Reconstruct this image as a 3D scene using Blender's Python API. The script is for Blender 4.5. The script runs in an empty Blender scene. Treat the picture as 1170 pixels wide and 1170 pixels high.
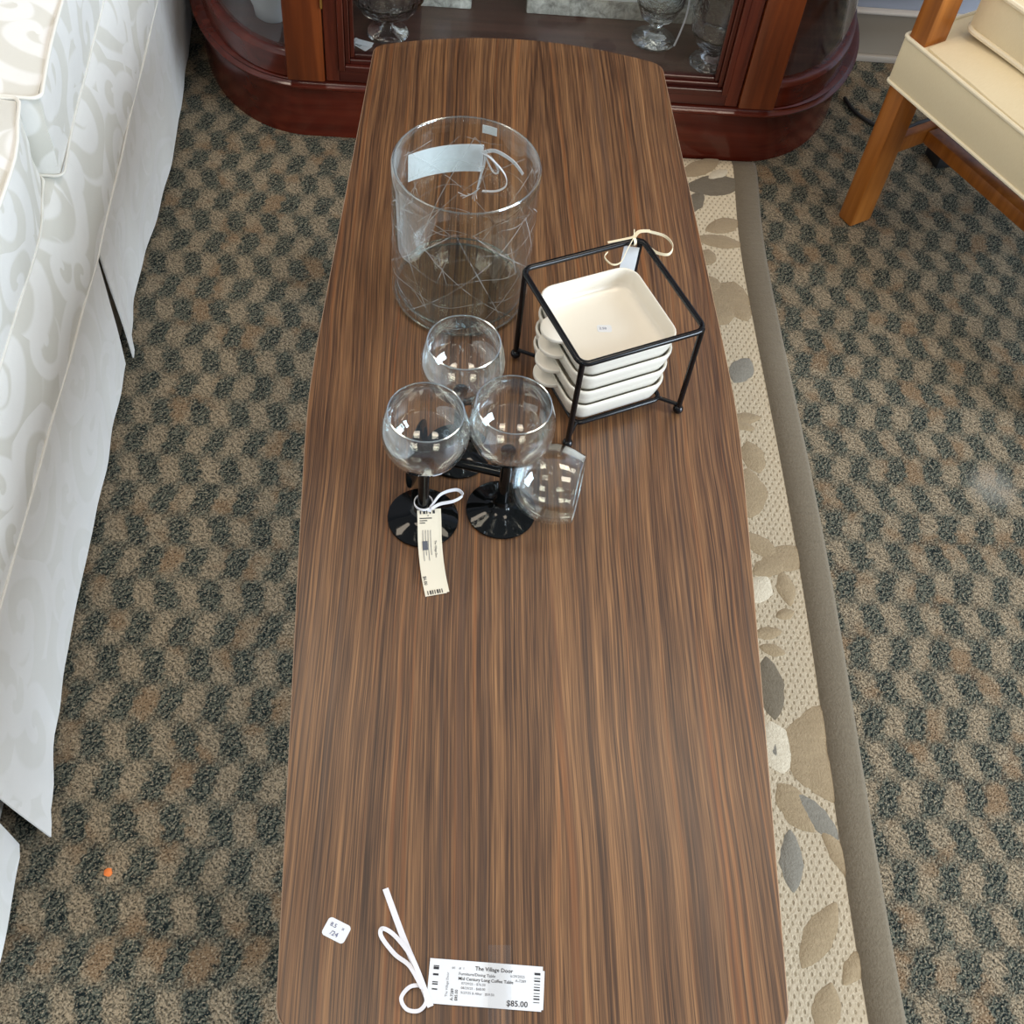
import bpy, bmesh, math, random
from mathutils import Vector, Matrix, noise as mnoise
PI = math.pi
random.seed(7)
scene = bpy.context.scene
COL = scene.collection
HT = 0.40            # height of the table top

# ------------------------------------------------------------------ helpers
def new_obj(name, me, mats=(), parent=None):
    o = bpy.data.objects.new(name, me)
    COL.objects.link(o)
    if me is not None:
        for m in (mats if isinstance(mats, (list, tuple)) else [mats]):
            me.materials.append(m)
    if parent is not None:
        o.parent = parent
    return o

def tag(o, label=None, cat=None, group=None, kind=None):
    if label: o['label'] = label
    if cat: o['category'] = cat
    if group: o['group'] = group
    if kind: o['kind'] = kind
    return o

def empty(name, loc=(0, 0, 0), rz=0.0, label=None, cat=None, group=None):
    o = bpy.data.objects.new(name, None)
    o.empty_display_size = 0.05
    COL.objects.link(o)
    o.location = loc
    o.rotation_euler = (0, 0, rz)
    return tag(o, label, cat, group)

def copy_tree(o, parent=None):
    c = o.copy()
    COL.objects.link(c)
    c.parent = parent
    for ch in list(o.children):
        copy_tree(ch, c)
    return c

def build(name, bm, mats, parent=None, smooth=True, sharp=40, uv=None, weld=True):
    if weld:
        bmesh.ops.remove_doubles(bm, verts=bm.verts, dist=1e-6)
    bmesh.ops.recalc_face_normals(bm, faces=bm.faces)
    if uv:
        box_uv(bm, uv)
    if smooth:
        for f in bm.faces: f.smooth = True
        lim = math.radians(sharp)
        for e in bm.edges:
            if len(e.link_faces) == 2:
                if e.link_faces[0].normal.angle(e.link_faces[1].normal, 0) > lim: e.smooth = False
            else:
                e.smooth = False
    me = bpy.data.meshes.new(name)
    bm.to_mesh(me); bm.free()
    return new_obj(name, me, mats, parent)

def box_uv(bm, s=1.0):
    L = bm.loops.layers.uv.verify()
    bm.normal_update()
    for f in bm.faces:
        n = f.normal; a = max(range(3), key=lambda i: abs(n[i]))
        for lp in f.loops:
            c = lp.vert.co
            p = (c.y, c.x + 0.31) if a == 2 else ((c.y, c.z + 0.77) if a == 0 else (c.x + 0.53, c.z + 0.2))
            lp[L].uv = (p[0] * s, p[1] * s)

def add_box(bm, x0, x1, y0, y1, z0, z1, M=None, bev=0.0, seg=2):
    t = bmesh.new()
    bmesh.ops.create_cube(t, size=1)
    for v in t.verts:
        v.co = Vector((x0 + (v.co.x + .5) * (x1 - x0), y0 + (v.co.y + .5) * (y1 - y0), z0 + (v.co.z + .5) * (z1 - z0)))
    if bev > 0:
        bmesh.ops.bevel(t, geom=list(t.edges), offset=bev, segments=seg, profile=.5, affect='EDGES')
    merge(bm, t, M)

def merge(bm, t, M=None, mat=0):
    vm = {}
    for v in t.verts:
        vm[v] = bm.verts.new((M @ v.co) if M else v.co)
    for f in t.faces:
        try:
            nf = bm.faces.new([vm[v] for v in f.verts]); nf.material_index = mat or f.material_index
        except ValueError:
            pass
    t.free()

def add_tube(bm, pts, r, seg=10, closed=False, cap=True):
    pts = [Vector(p) for p in pts]
    n = len(pts); rings = []
    nrm = None
    for i, p in enumerate(pts):
        a = pts[(i - 1) % n] if (closed or i > 0) else pts[i]
        b = pts[(i + 1) % n] if (closed or i < n - 1) else pts[i]
        t = (b - a).normalized()
        if nrm is None:
            nrm = t.orthogonal().normalized()
        nrm = (nrm - t * nrm.dot(t))
        nrm = nrm.normalized() if nrm.length > 1e-6 else t.orthogonal().normalized()
        bi = t.cross(nrm)
        rr = r[i] if isinstance(r, (list, tuple)) else r
        rings.append([bm.verts.new(p + (nrm * math.cos(2 * PI * k / seg) + bi * math.sin(2 * PI * k / seg)) * rr) for k in range(seg)])
    for i in range(n if closed else n - 1):
        A, B = rings[i], rings[(i + 1) % n]
        off = 0
        if closed and i == n - 1:
            off = min(range(seg), key=lambda o: sum((A[k].co - B[(k + o) % seg].co).length for k in range(seg)))
        for k in range(seg):
            bm.faces.new([A[k], A[(k + 1) % seg], B[(k + 1 + off) % seg], B[(k + off) % seg]])
    if cap and not closed:
        bm.faces.new(rings[0][::-1]); bm.faces.new(rings[-1])

def add_lathe(bm, prof, seg=48, M=None, rip=None):
    """prof: list of (r, z); open ends with r=0 are poles."""
    rings = []
    for r, z in prof:
        if r < 1e-7:
            c = Vector((0, 0, z)); rings.append([bm.verts.new(M @ c if M else c)])
        else:
            ring = []
            for k in range(seg):
                a = 2 * PI * k / seg
                rr = r * (1 + (rip(a, z) if rip else 0))
                c = Vector((rr * math.cos(a), rr * math.sin(a), z))
                ring.append(bm.verts.new(M @ c if M else c))
            rings.append(ring)
    for A, B in zip(rings, rings[1:]):
        if len(A) == 1 and len(B) == 1: continue
        for k in range(seg):
            k2 = (k + 1) % seg
            if len(A) == 1: bm.faces.new([A[0], B[k2], B[k]])
            elif len(B) == 1: bm.faces.new([A[k], A[k2], B[0]])
            else: bm.faces.new([A[k], A[k2], B[k2], B[k]])

def add_prism(bm, outline, z0, z1, M=None, bev=0.0):
    t = bmesh.new()
    lo = [t.verts.new((x, y, z0)) for x, y in outline]
    hi = [t.verts.new((x, y, z1)) for x, y in outline]
    n = len(outline)
    t.faces.new(lo[::-1]); t.faces.new(hi)
    for i in range(n):
        t.faces.new([lo[i], lo[(i + 1) % n], hi[(i + 1) % n], hi[i]])
    if bev:
        ed = [e for e in t.edges if abs(e.verts[0].co.z - e.verts[1].co.z) < 1e-6]
        bmesh.ops.bevel(t, geom=ed, offset=bev, segments=2, profile=.5, affect='EDGES')
    merge(bm, t, M)

def add_sweep(bm, path, normals, prof, closed_prof=True, cap=True):
    """sweep a profile of (out, z) along a plan path with outward normals."""
    rows = []
    for (x, y), (nx, ny) in zip(path, normals):
        rows.append([bm.verts.new((x + nx * o, y + ny * o, z)) for o, z in prof])
    m = len(prof)
    for A, B in zip(rows, rows[1:]):
        for k in range(m if closed_prof else m - 1):
            bm.faces.new([A[k], A[(k + 1) % m], B[(k + 1) % m], B[k]])
    if cap and closed_prof:
        bm.faces.new(rows[0][::-1]); bm.faces.new(rows[-1])

def spline(pts, n=8, closed=False):
    """Catmull-Rom through the points"""
    P = [Vector(p) for p in pts]; out = []; N = len(P)
    for i in range(N if closed else N - 1):
        g = lambda k: P[k % N] if closed else P[min(max(k, 0), N - 1)]
        p0, p1, p2, p3 = g(i - 1), g(i), g(i + 1), g(i + 2)
        for j in range(n):
            t = j / n
            out.append(.5 * ((2 * p1) + (p2 - p0) * t + (2 * p0 - 5 * p1 + 4 * p2 - p3) * t * t + (3 * p1 - p0 - 3 * p2 + p3) * t ** 3))
    if not closed: out.append(P[-1])
    return out

def add_strip(bm, pts, width, side=None, th=0.0005):
    """flat ribbon of real thickness along pts; side = width direction (or None: horizontal and across)"""
    pts = [Vector(p) for p in pts]; rows = []
    for i, p in enumerate(pts):
        t = (pts[min(i + 1, len(pts) - 1)] - pts[max(i - 1, 0)]).normalized()
        w = Vector(side) if side is not None else Vector((0, 0, 1)).cross(t)
        if w.length < 1e-5: w = Vector((1, 0, 0))
        w = (w - t * w.dot(t)).normalized()
        n = t.cross(w).normalized()
        wd = width[i] if isinstance(width, (list, tuple)) else width
        rows.append([bm.verts.new(p + w * sx * wd / 2 + n * sn * th / 2) for sx, sn in ((-1, -1), (1, -1), (1, 1), (-1, 1))])
    for A, B in zip(rows, rows[1:]):
        for k in range(4): bm.faces.new([A[k], A[(k + 1) % 4], B[(k + 1) % 4], B[k]])
    bm.faces.new(rows[0][::-1]); bm.faces.new(rows[-1])

def rounded_rect(w, h, r, n=5, cx=0, cy=0):
    out = []
    for sx, sy, a0 in ((1, 1, 0), (-1, 1, 90), (-1, -1, 180), (1, -1, 270)):
        for k in range(n + 1):
            a = math.radians(a0 + 90 * k / n)
            out.append((cx + sx * (w / 2 - r) + r * math.cos(a), cy + sy * (h / 2 - r) + r * math.sin(a)))
    return out

def text_bm(bm, txt, size, M, bold=0.0):
    cu = bpy.data.curves.new('lettering', 'FONT'); cu.body = txt; cu.size = size
    cu.resolution_u = 2; cu.offset = bold
    ob = bpy.data.objects.new('lettering', cu); COL.objects.link(ob)
    dg = bpy.context.evaluated_depsgraph_get()
    me = bpy.data.meshes.new_from_object(ob.evaluated_get(dg))
    t = bmesh.new(); t.from_mesh(me); merge(bm, t, M)
    bpy.data.objects.remove(ob); bpy.data.curves.remove(cu); bpy.data.meshes.remove(me)

def flat_rect(bm, x0, x1, y0, y1, M, z=0.0):
    bm.faces.new([bm.verts.new(M @ Vector(p)) for p in ((x0, y0, z), (x1, y0, z), (x1, y1, z), (x0, y1, z))])

# ------------------------------------------------------------------ materials
class NT:
    def __init__(s, name):
        s.m = bpy.data.materials.new(name); s.m.use_nodes = True
        s.t = s.m.node_tree; s.t.nodes.clear()
        s.out = s.t.nodes.new('ShaderNodeOutputMaterial')
    def n(s, typ, ins=None, **kw):
        nd = s.t.nodes.new('ShaderNode' + typ)
        for k, v in kw.items(): setattr(nd, k, v)
        for k, v in (ins or {}).items():
            sock = nd.inputs[k]
            if isinstance(v, bpy.types.NodeSocket): s.t.links.new(v, sock)
            elif isinstance(v, bpy.types.Node): s.t.links.new(v.outputs[0], sock)
            else:
                if isinstance(v, (tuple, list)) and len(v) == 3 and sock.type == 'RGBA': v = (*v, 1)
                sock.default_value = v
        return nd
    def math(s, op, a, b=0.0, c=None, clamp=False):
        i = {0: a, 1: b}
        if c is not None: i[2] = c
        return s.n('Math', i, operation=op, use_clamp=clamp).outputs[0]
    def mix(s, f, a, b, blend='MIX'):
        nd = s.t.nodes.new('ShaderNodeMix'); nd.data_type = 'RGBA'; nd.blend_type = blend
        for k, v in ((0, f), (6, a), (7, b)):
            sock = nd.inputs[k]
            if isinstance(v, bpy.types.NodeSocket): s.t.links.new(v, sock)
            else: sock.default_value = (*v, 1) if isinstance(v, (tuple, list)) and len(v) == 3 else v
        return nd.outputs[2]
    def ramp(s, f, stops, interp='LINEAR'):
        nd = s.n('ValToRGB', {0: f}); cr = nd.color_ramp; cr.interpolation = interp
        while len(cr.elements) < len(stops): cr.elements.new(.5)
        for e, (p, c) in zip(cr.elements, stops):
            e.position = p; e.color = (*c, 1) if len(c) == 3 else c
        return nd.outputs[0]
    def sstep(s, x, a, b):
        nd = s.n('MapRange', {0: x, 1: a, 2: b, 3: 0.0, 4: 1.0}, interpolation_type='SMOOTHSTEP')
        return nd.outputs[0]
    def coords(s, kind='Object'):
        return s.n('TexCoord').outputs[kind]
    def xyz(s, v):
        nd = s.n('SeparateXYZ', {0: v}); return nd.outputs[0], nd.outputs[1], nd.outputs[2]
    def vec(s, x, y, z=0.0):
        return s.n('CombineXYZ', {0: x, 1: y, 2: z}).outputs[0]
    def noise(s, v, scale, detail=3.0, rough=.55, dist=0.0):
        return s.n('TexNoise', {'Vector': v, 'Scale': scale, 'Detail': detail, 'Roughness': rough, 'Distortion': dist}).outputs[0]
    def bsdf(s, color, rough=.5, bump=None, strength=.3, dist=.002, **kw):
        ins = {'Base Color': color, 'Roughness': rough}; ins.update(kw)
        p = s.n('BsdfPrincipled', ins)
        if bump is not None:
            b = s.n('Bump', {'Height': bump, 'Strength': strength, 'Distance': dist})
            s.t.links.new(b.outputs[0], p.inputs['Normal'])
        s.t.links.new(p.outputs[0], s.out.inputs[0]); return s.m
    def surf(s, sh):
        s.t.links.new(sh if isinstance(sh, bpy.types.NodeSocket) else sh.outputs[0], s.out.inputs[0]); return s.m

def srgb(r, g, b):
    f = lambda c: (c / 255 / 12.92) if c / 255 <= .04045 else ((c / 255 + .055) / 1.055) ** 2.4
    return (f(r), f(g), f(b))

def mat_plain(name, col, rough=.5, var=.08, scale=40, **kw):
    n = NT(name); nz = n.noise(n.coords(), scale)
    c = n.mix(n.math('MULTIPLY', nz, 1.0), tuple(x * (1 - var) for x in col), tuple(min(1, x * (1 + var)) for x in col))
    return n.bsdf(c, rough, **kw)

def mat_table():
    n = NT('walnut_laminate'); P = n.coords(); x, y, z = n.xyz(P)
    # slow wander of the grain, then nested long arches around one heart line
    wob = n.noise(n.vec(n.math('MULTIPLY', x, 3.0), n.math('MULTIPLY', y, 1.1)), 1.5, 2.0)
    xw = n.math('ADD', x, n.math('MULTIPLY', n.math('SUBTRACT', wob, .5), .028))
    dx = n.math('SUBTRACT', xw, .025)
    dy = n.math('MULTIPLY', n.math('ADD', y, .75), .045)
    rad = n.math('SQRT', n.math('ADD', n.math('MULTIPLY', dx, dx), n.math('MULTIPLY', dy, dy)))
    u = n.math('ADD', n.math('MULTIPLY', rad, n.math('SIGN', dx)), n.math('MULTIPLY', xw, .6))
    band = n.noise(n.vec(n.math('MULTIPLY', u, 34), n.math('MULTIPLY', y, .35)), 1.0, 4.0, .6)
    fine = n.noise(n.vec(n.math('MULTIPLY', u, 250), n.math('MULTIPLY', y, .9)), 1.0, 3.0, .62)
    hair = n.noise(n.vec(n.math('MULTIPLY', x, 700), n.math('MULTIPLY', y, 9)), 1.0, 2.0, .6)
    hair = n.noise(n.vec(n.math('MULTIPLY', xw, 900), n.math('MULTIPLY', y, 11)), 1.0, 2.0, .6)
    t = n.math('ADD', n.math('MULTIPLY', band, .26), n.math('ADD', n.math('MULTIPLY', fine, .40), n.math('MULTIPLY', hair, .34)))
    c = n.ramp(t, [(.37, srgb(46, 31, 22)), (.445, srgb(76, 52, 36)), (.51, srgb(106, 75, 50)), (.575, srgb(134, 97, 64)), (.67, srgb(164, 122, 82))])
    org = n.sstep(n.noise(n.vec(n.math('MULTIPLY', u, 90), n.math('MULTIPLY', y, .8)), 1.0, 2.0), .56, .70)
    c = n.mix(n.math('MULTIPLY', org, .40), c, srgb(152, 94, 50))
    gry = n.sstep(n.noise(n.vec(n.math('ADD', n.math('MULTIPLY', u, 60), 9.0), n.math('MULTIPLY', y, .5)), 1.0, 2.0), .54, .68)
    c = n.mix(n.math('MULTIPLY', gry, .50), c, srgb(76, 58, 48))
    pore = n.sstep(n.noise(n.vec(n.math('MULTIPLY', xw, 520), n.math('MULTIPLY', y, 5)), 1.0, 2.0, .5), .60, .68)
    c = n.mix(n.math('MULTIPLY', pore, .45), c, srgb(54, 37, 28))
    return n.bsdf(c, n.math('ADD', .32, n.math('MULTIPLY', fine, .12)), bump=fine, strength=.06, dist=.0006, **{'Specular IOR Level': .45})

def mat_wood(name, dark, mid, light, rough=.3, sc=1.0, axis='z', coat=.12):
    n = NT(name); x, y, z = n.xyz(n.coords())
    a = {'x': (x, y, z), 'y': (y, x, z), 'z': (z, x, y)}[axis]
    v = n.vec(n.math('MULTIPLY', a[0], 2.5 * sc), n.math('MULTIPLY', a[1], 45 * sc), n.math('MULTIPLY', a[2], 45 * sc))
    g = n.noise(v, 1.0, 5.0, .6, .4)
    c = n.ramp(g, [(.3, dark), (.5, mid), (.72, light)])
    return n.bsdf(c, rough, bump=g, strength=.02, dist=.0003, **{'Coat Weight': coat, 'Coat Roughness': .12})

def mat_carpet():
    n = NT('checked_carpet'); P = n.coords(); x, y, z = n.xyz(P)
    j = n.noise(P, 90, 2.0); j2 = n.noise(n.vec(y, x, 3.0), 90, 2.0)
    xs = n.math('ADD', x, n.math('MULTIPLY', n.math('SUBTRACT', j, .5), .024))
    ys = n.math('ADD', y, n.math('MULTIPLY', n.math('SUBTRACT', j2, .5), .024))
    u = n.math('DIVIDE', n.math('ADD', n.math('ADD', xs, n.math('MULTIPLY', n.math('SINE', n.math('MULTIPLY', n.math('SUBTRACT', ys, .187), 2 * PI / .102)), .004)), .491), .0278)
    v = n.math('DIVIDE', n.math('SUBTRACT', ys, .187), .051)
    su = n.math('COSINE', n.math('MULTIPLY', u, PI)); sv = n.math('COSINE', n.math('MULTIPLY', v, PI))
    chk = n.sstep(n.math('ADD', n.math('MULTIPLY', su, sv), n.math('MULTIPLY', n.math('SUBTRACT', n.noise(P, 30, 2.0), .5), .8)), -.50, .40)            # 1 = dark patch
    h1 = n.math('SINE', n.math('MULTIPLY', n.math('SUBTRACT', n.math('MULTIPLY', xs, 1.0), n.math('MULTIPLY', ys, .8)), 2 * PI / .0085))
    h2 = n.math('SINE', n.math('MULTIPLY', n.math('ADD', xs, ys), 2 * PI / .0085))
    fib = n.noise(P, 420, 2.0, .7); fib2 = n.noise(P, 210, 2.0, .6); big = n.noise(P, 14, 2.0)
    dk = n.mix(n.math('MULTIPLY', n.math('ADD', h1, 1.0), .48), srgb(20, 30, 31), srgb(96, 98, 86))
    lt = n.mix(n.math('MULTIPLY', n.math('ADD', h2, 1.0), .35), srgb(154, 138, 114), srgb(72, 67, 57))
    lt = n.mix(n.sstep(big, .5, .65), lt, srgb(126, 104, 80))
    c = n.mix(chk, lt, dk)
    sp = n.math('ADD', n.math('MULTIPLY', fib, .65), n.math('MULTIPLY', fib2, .35))
    c = n.mix(n.math('MULTIPLY', n.sstep(sp, .53, .66), .62), c, srgb(184, 168, 142))
    c = n.mix(n.math('MULTIPLY', n.sstep(sp, .48, .36), .85), c, srgb(17, 21, 21))
    worn = n.n('VectorMath', {0: P, 1: (.735, .215, 0)}, operation='DISTANCE').outputs['Value']
    c = n.mix(n.math('MULTIPLY', n.math('SUBTRACT', 1.0, n.sstep(worn, .012, .05)), .35), c, srgb(170, 166, 155))
    return n.bsdf(c, .95, bump=n.math('ADD', sp, n.math('MULTIPLY', h1, .04)), strength=.9, dist=.004, **{'Specular IOR Level': .15})

def mat_rug_field():
    n = NT('cream_rug_weave'); x, y, z = n.xyz(n.coords())
    a = n.math('SINE', n.math('MULTIPLY', n.math('ADD', x, n.math('MULTIPLY', y, .6)), 2 * PI / .0095))
    b = n.math('SINE', n.math('MULTIPLY', n.math('SUBTRACT', x, n.math('MULTIPLY', y, .6)), 2 * PI / .0095))
    d = n.sstep(n.math('ADD', a, b), .7, 1.7)
    nz = n.noise(n.coords(), 300, 2.0)
    c = n.mix(nz, srgb(214, 198, 168), srgb(238, 225, 200))
    c = n.mix(n.math('MULTIPLY', d, .6), c, srgb(158, 140, 110))
    return n.bsdf(c, .9, bump=n.math('SUBTRACT', nz, d), strength=.5, dist=.002, **{'Specular IOR Level': .2})

def mat_pile(name, col, hi):
    n = NT(name); P = n.coords(); nz = n.noise(P, 330, 3.0, .7); x, y, z = n.xyz(P)
    s = n.noise(n.vec(n.math('MULTIPLY', x, 40), n.math('MULTIPLY', y, 200)), 1.0, 2.0)
    c = n.mix(n.math('ADD', n.math('MULTIPLY', nz, .6), n.math('MULTIPLY', s, .4)), tuple(k * .72 for k in col), hi)
    return n.bsdf(c, .95, bump=nz, strength=.6, dist=.002, **{'Specular IOR Level': .1, 'Sheen Weight': .2})

def mat_damask(name, base, fig, soft=.035):
    n = NT(name); uv = n.coords('UV'); 
    wv = n.n('TexNoise', {'Vector': uv, 'Scale': 7.0, 'Detail': 1.0}).outputs['Color']
    w = n.n('VectorMath', {0: n.n('VectorMath', {0: wv, 1: (.5, .5, .5)}, operation='SUBTRACT').outputs[0], 1: (.05, .05, 0)}, operation='MULTIPLY').outputs[0]
    p = n.n('VectorMath', {0: uv, 1: w}, operation='ADD').outputs[0]
    def scroll(off, cell, pitch, rmax, turn):
        q = n.n('VectorMath', {0: p, 1: (off[0], off[1], 0)}, operation='ADD').outputs[0]
        vo = n.n('TexVoronoi', {'Vector': q, 'Scale': 1 / cell, 'Randomness': .75}, voronoi_dimensions='2D')
        lv = n.n('VectorMath', {0: n.n('VectorMath', {0: q, 1: (1 / cell,) * 3}, operation='MULTIPLY').outputs[0], 1: n.n('VectorMath', {0: vo.outputs['Position'], 1: (1 / cell,) * 3}, operation='MULTIPLY').outputs[0]}, operation='SUBTRACT').outputs[0]
        lx, ly, _ = n.xyz(lv)
        rnd = n.xyz(vo.outputs['Color'])[0]
        th = n.math('DIVIDE', n.math('ARCTAN2', ly, lx), 2 * PI)
        r = n.math('SQRT', n.math('ADD', n.math('MULTIPLY', lx, lx), n.math('MULTIPLY', ly, ly)))
        ph = n.math('FRACT', n.math('ADD', n.math('ADD', n.math('DIVIDE', n.math('POWER', r, .8), pitch), n.math('MULTIPLY', th, turn)), n.math('MULTIPLY', rnd, 3.0)))
        tri = n.math('ABSOLUTE', n.math('SUBTRACT', ph, .5))
        band = n.math('SUBTRACT', 1.0, n.sstep(tri, .20, .20 + soft * 3))
        return n.math('MULTIPLY', band, n.math('SUBTRACT', 1.0, n.sstep(r, rmax, rmax + .04)))
    m = n.math('MAXIMUM', scroll((0, 0), .15, .42, .62, 1.0), scroll((.41, .27), .11, .5, .36, -1.0))
    thr = n.noise(n.vec(n.math('MULTIPLY', n.xyz(uv)[0], 900), n.math('MULTIPLY', n.xyz(uv)[1], 160)), 1.0, 2.0)
    wr = n.noise(uv, 18, 2.0, .5)
    c = n.mix(m, base, fig)
    c = n.mix(n.math('MULTIPLY', thr, .10), c, srgb(160, 156, 146))
    return n.bsdf(c, n.math('SUBTRACT', .50, n.math('MULTIPLY', m, .14)), bump=n.math('ADD', n.math('MULTIPLY', wr, 1.2), n.math('ADD', n.math('MULTIPLY', thr, .08), n.math('MULTIPLY', m, .06))), strength=.25, dist=.006, **{'Sheen Weight': .25, 'Specular IOR Level': .45})

def mat_linen(name, a, b):
    n = NT(name); x, y, z = n.xyz(n.coords())
    t1 = n.noise(n.vec(n.math('MULTIPLY', x, 700), n.math('MULTIPLY', y, 120), n.math('MULTIPLY', z, 120)), 1.0, 2.0)
    t2 = n.noise(n.coords(), 5, 2.0)
    c = n.mix(n.math('ADD', n.math('MULTIPLY', t1, .6), n.math('MULTIPLY', t2, .4)), a, b)
    return n.bsdf(c, .85, bump=t1, strength=.15, dist=.001, **{'Sheen Weight': .2, 'Specular IOR Level': .2})

def mat_glass(name, tint=(.97, .985, .98), k=.04, power=4.0, rough=.01, lines=None, mx=.9, bump=None):
    """thin clear glass wall: see-through, mirror-like towards grazing angles"""
    n = NT(name)
    lw = n.n('LayerWeight', {'Blend': .5}).outputs['Facing']
    f = n.math('ADD', n.math('MULTIPLY', n.math('POWER', lw, power), mx), k, clamp=True)
    tr = n.n('BsdfTransparent', {'Color': tint}); gl = n.n('BsdfGlossy', {'Color': (.95, .98, 1), 'Roughness': rough})
    if bump is not None:
        nz = n.noise(n.coords(), bump, 2.0)
        b = n.n('Bump', {'Height': nz, 'Strength': .8, 'Distance': .004}); n.t.links.new(b.outputs[0], gl.inputs['Normal'])
    s = n.n('MixShader', {0: f, 1: tr.outputs[0], 2: gl.outputs[0]})
    if lines:
        m = lines(n)
        d = n.n('BsdfDiffuse', {'Color': (.85, .88, .88)}); tl = n.n('BsdfTranslucent', {'Color': (.85, .88, .88)})
        ds = n.n('MixShader', {0: .45, 1: d.outputs[0], 2: tl.outputs[0]})
        s = n.n('MixShader', {0: m, 1: s.outputs[0], 2: ds.outputs[0]})
    return n.surf(s)

def etched(n):
    u, v, _ = n.xyz(n.coords('UV'))            # u: metres around the wall, v: height in metres
    def line(e, period, w):
        fr = n.math('ABSOLUTE', n.math('SUBTRACT', n.math('FRACT', n.math('DIVIDE', e, period)), .5))
        return n.math('SUBTRACT', 1.0, n.sstep(fr, w * .5, w))
    per = 2 * PI * .076 / 6
    zone = n.math('MULTIPLY', n.sstep(v, .006, .008), n.math('SUBTRACT', 1.0, n.sstep(v, .150, .152)))
    d1 = line(n.math('ADD', u, v), per, .012); d2 = line(n.math('SUBTRACT', u, v), per, .012)
    d3 = line(n.math('ADD', u, n.math('ADD', n.math('MULTIPLY', v, .45), .02)), per, .010)
    h = line(n.math('ADD', v, n.math('MULTIPLY', n.math('SINE', n.math('MULTIPLY', u, 2 * PI / per)), .004)), .0335, .018)
    vv = n.math('SUBTRACT', v, per * 1.25)
    near = n.math('SUBTRACT', 1.0, n.sstep(n.math('ABSOLUTE', vv), .018, .024))
    star = n.math('MULTIPLY', n.math('MAXIMUM', line(n.math('ADD', u, n.math('ADD', n.math('MULTIPLY', vv, .28), per * .25)), per, .008), line(n.math('ADD', u, n.math('ADD', n.math('MULTIPLY', vv, -.28), per * .25)), per, .008)), near)
    m = n.math('MAXIMUM', n.math('MAXIMUM', d1, d2), n.math('MAXIMUM', n.math('MAXIMUM', d3, h), star))
    worn = n.sstep(n.noise(n.coords('UV'), 35, 2.0), .35, .6)
    return n.math('MULTIPLY', n.math('MULTIPLY', m, zone), n.math('ADD', .12, n.math('MULTIPLY', worn, .22)))

M = {}
M['table'] = mat_table()
M['band'] = mat_plain('tan_edge_band', srgb(150, 118, 90), .3)
M['walnut'] = mat_wood('dark_walnut', srgb(40, 24, 16), srgb(66, 40, 26), srgb(92, 58, 38))
M['brass'] = mat_plain('brass', srgb(170, 130, 70), .3, Metallic=1.0)
M['mahog'] = mat_wood('mahogany', srgb(64, 21, 12), srgb(80, 27, 16), srgb(94, 34, 20), .20, axis='x')
M['mahogv'] = mat_wood('mahogany_upright', srgb(44, 15, 9), srgb(72, 26, 15), srgb(98, 40, 22), .25)
M['mahogd'] = mat_wood('dark_mahogany', srgb(34, 11, 8), srgb(58, 19, 13), srgb(78, 28, 19), .28, axis='x')
M['amber'] = mat_wood('amber_mahogany', srgb(84, 36, 15), srgb(110, 50, 20), srgb(134, 66, 28), .28)
M['inside'] = mat_wood('cabinet_interior', srgb(48, 26, 22), srgb(66, 40, 34), srgb(84, 54, 46), .35, axis='x', coat=.1)
M['oak'] = mat_wood('honey_oak', srgb(132, 74, 22), srgb(166, 98, 34), srgb(190, 120, 52), .35)
M['carpet'] = mat_carpet()
M['rugf'] = mat_rug_field()
M['taupe'] = mat_pile('taupe_pile', srgb(108, 97, 80), srgb(130, 118, 99))
M['brownp'] = mat_pile('brown_pile', srgb(150, 130, 100), srgb(178, 156, 124))
M['creamp'] = mat_pile('cream_pile', srgb(206, 190, 162), srgb(226, 214, 190))
M['greyp'] = mat_pile('grey_pile', srgb(126, 120, 108), srgb(148, 141, 127))
M['damask'] = mat_damask('ivory_damask', srgb(222, 220, 211), srgb(242, 241, 237))
M['damaskflat'] = mat_damask('ivory_damask_skirt', srgb(232, 231, 226), srgb(241, 240, 237))
M['welt'] = mat_plain('ivory_welt', srgb(232, 229, 220), .6)
M['lining'] = mat_plain('tan_lining', srgb(170, 150, 120), .8)
M['linen'] = mat_linen('cream_linen', srgb(230, 214, 176), srgb(246, 234, 202))
M['linenw'] = mat_plain('cream_linen_welt', srgb(246, 236, 208), .8)
M['glass'] = mat_glass('clear_bowl_glass', (.955, .972, .966), .045, 2.1, mx=1.0)
M['vase'] = mat_glass('vase_glass', (.965, .98, .972), .035, 2.8, lines=etched)
M['vasebase'] = mat_glass('thick_vase_base', (.86, .90, .88), .03, 3.0, .04)
M['rim'] = mat_glass('glass_rim', (.9, .95, .93), .34, 1.0, .10, mx=.6)
M['vedge'] = mat_glass('vase_base_edge', (.60, .68, .64), .10, 2.0, .1)
M['vrim'] = mat_glass('vase_rim', (.92, .96, .94), .12, 1.2, .15, mx=.45)
n_ = NT('cut_crystal'); nz_ = n_.noise(n_.coords(), 70, 2.0)
M['crystal'] = n_.bsdf((.93, .96, .96, 1), .03, bump=nz_, strength=.5, dist=.004, **{'Transmission Weight': 1.0, 'IOR': 1.5})
M['pane'] = mat_glass('cabinet_pane', (.97, .98, .98), .03, 4.5)
M['tape'] = mat_glass('clear_tape', (.98, .98, .98), .035, 4.0, .2)
M['blackglass'] = mat_plain('black_glass', (.003, .0035, .0035), .05, 0.0, **{'Specular IOR Level': .28})
M['iron'] = mat_plain('black_iron', (.004, .004, .005), .22, .1, **{'Specular IOR Level': .35})
M['ceramic'] = mat_plain('cream_stoneware', srgb(232, 226, 212), .28, .02, **{'Coat Weight': .3, 'Coat Roughness': .1})
M['paper'] = mat_plain('white_paper', srgb(222, 225, 228), .7, .02)
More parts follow.
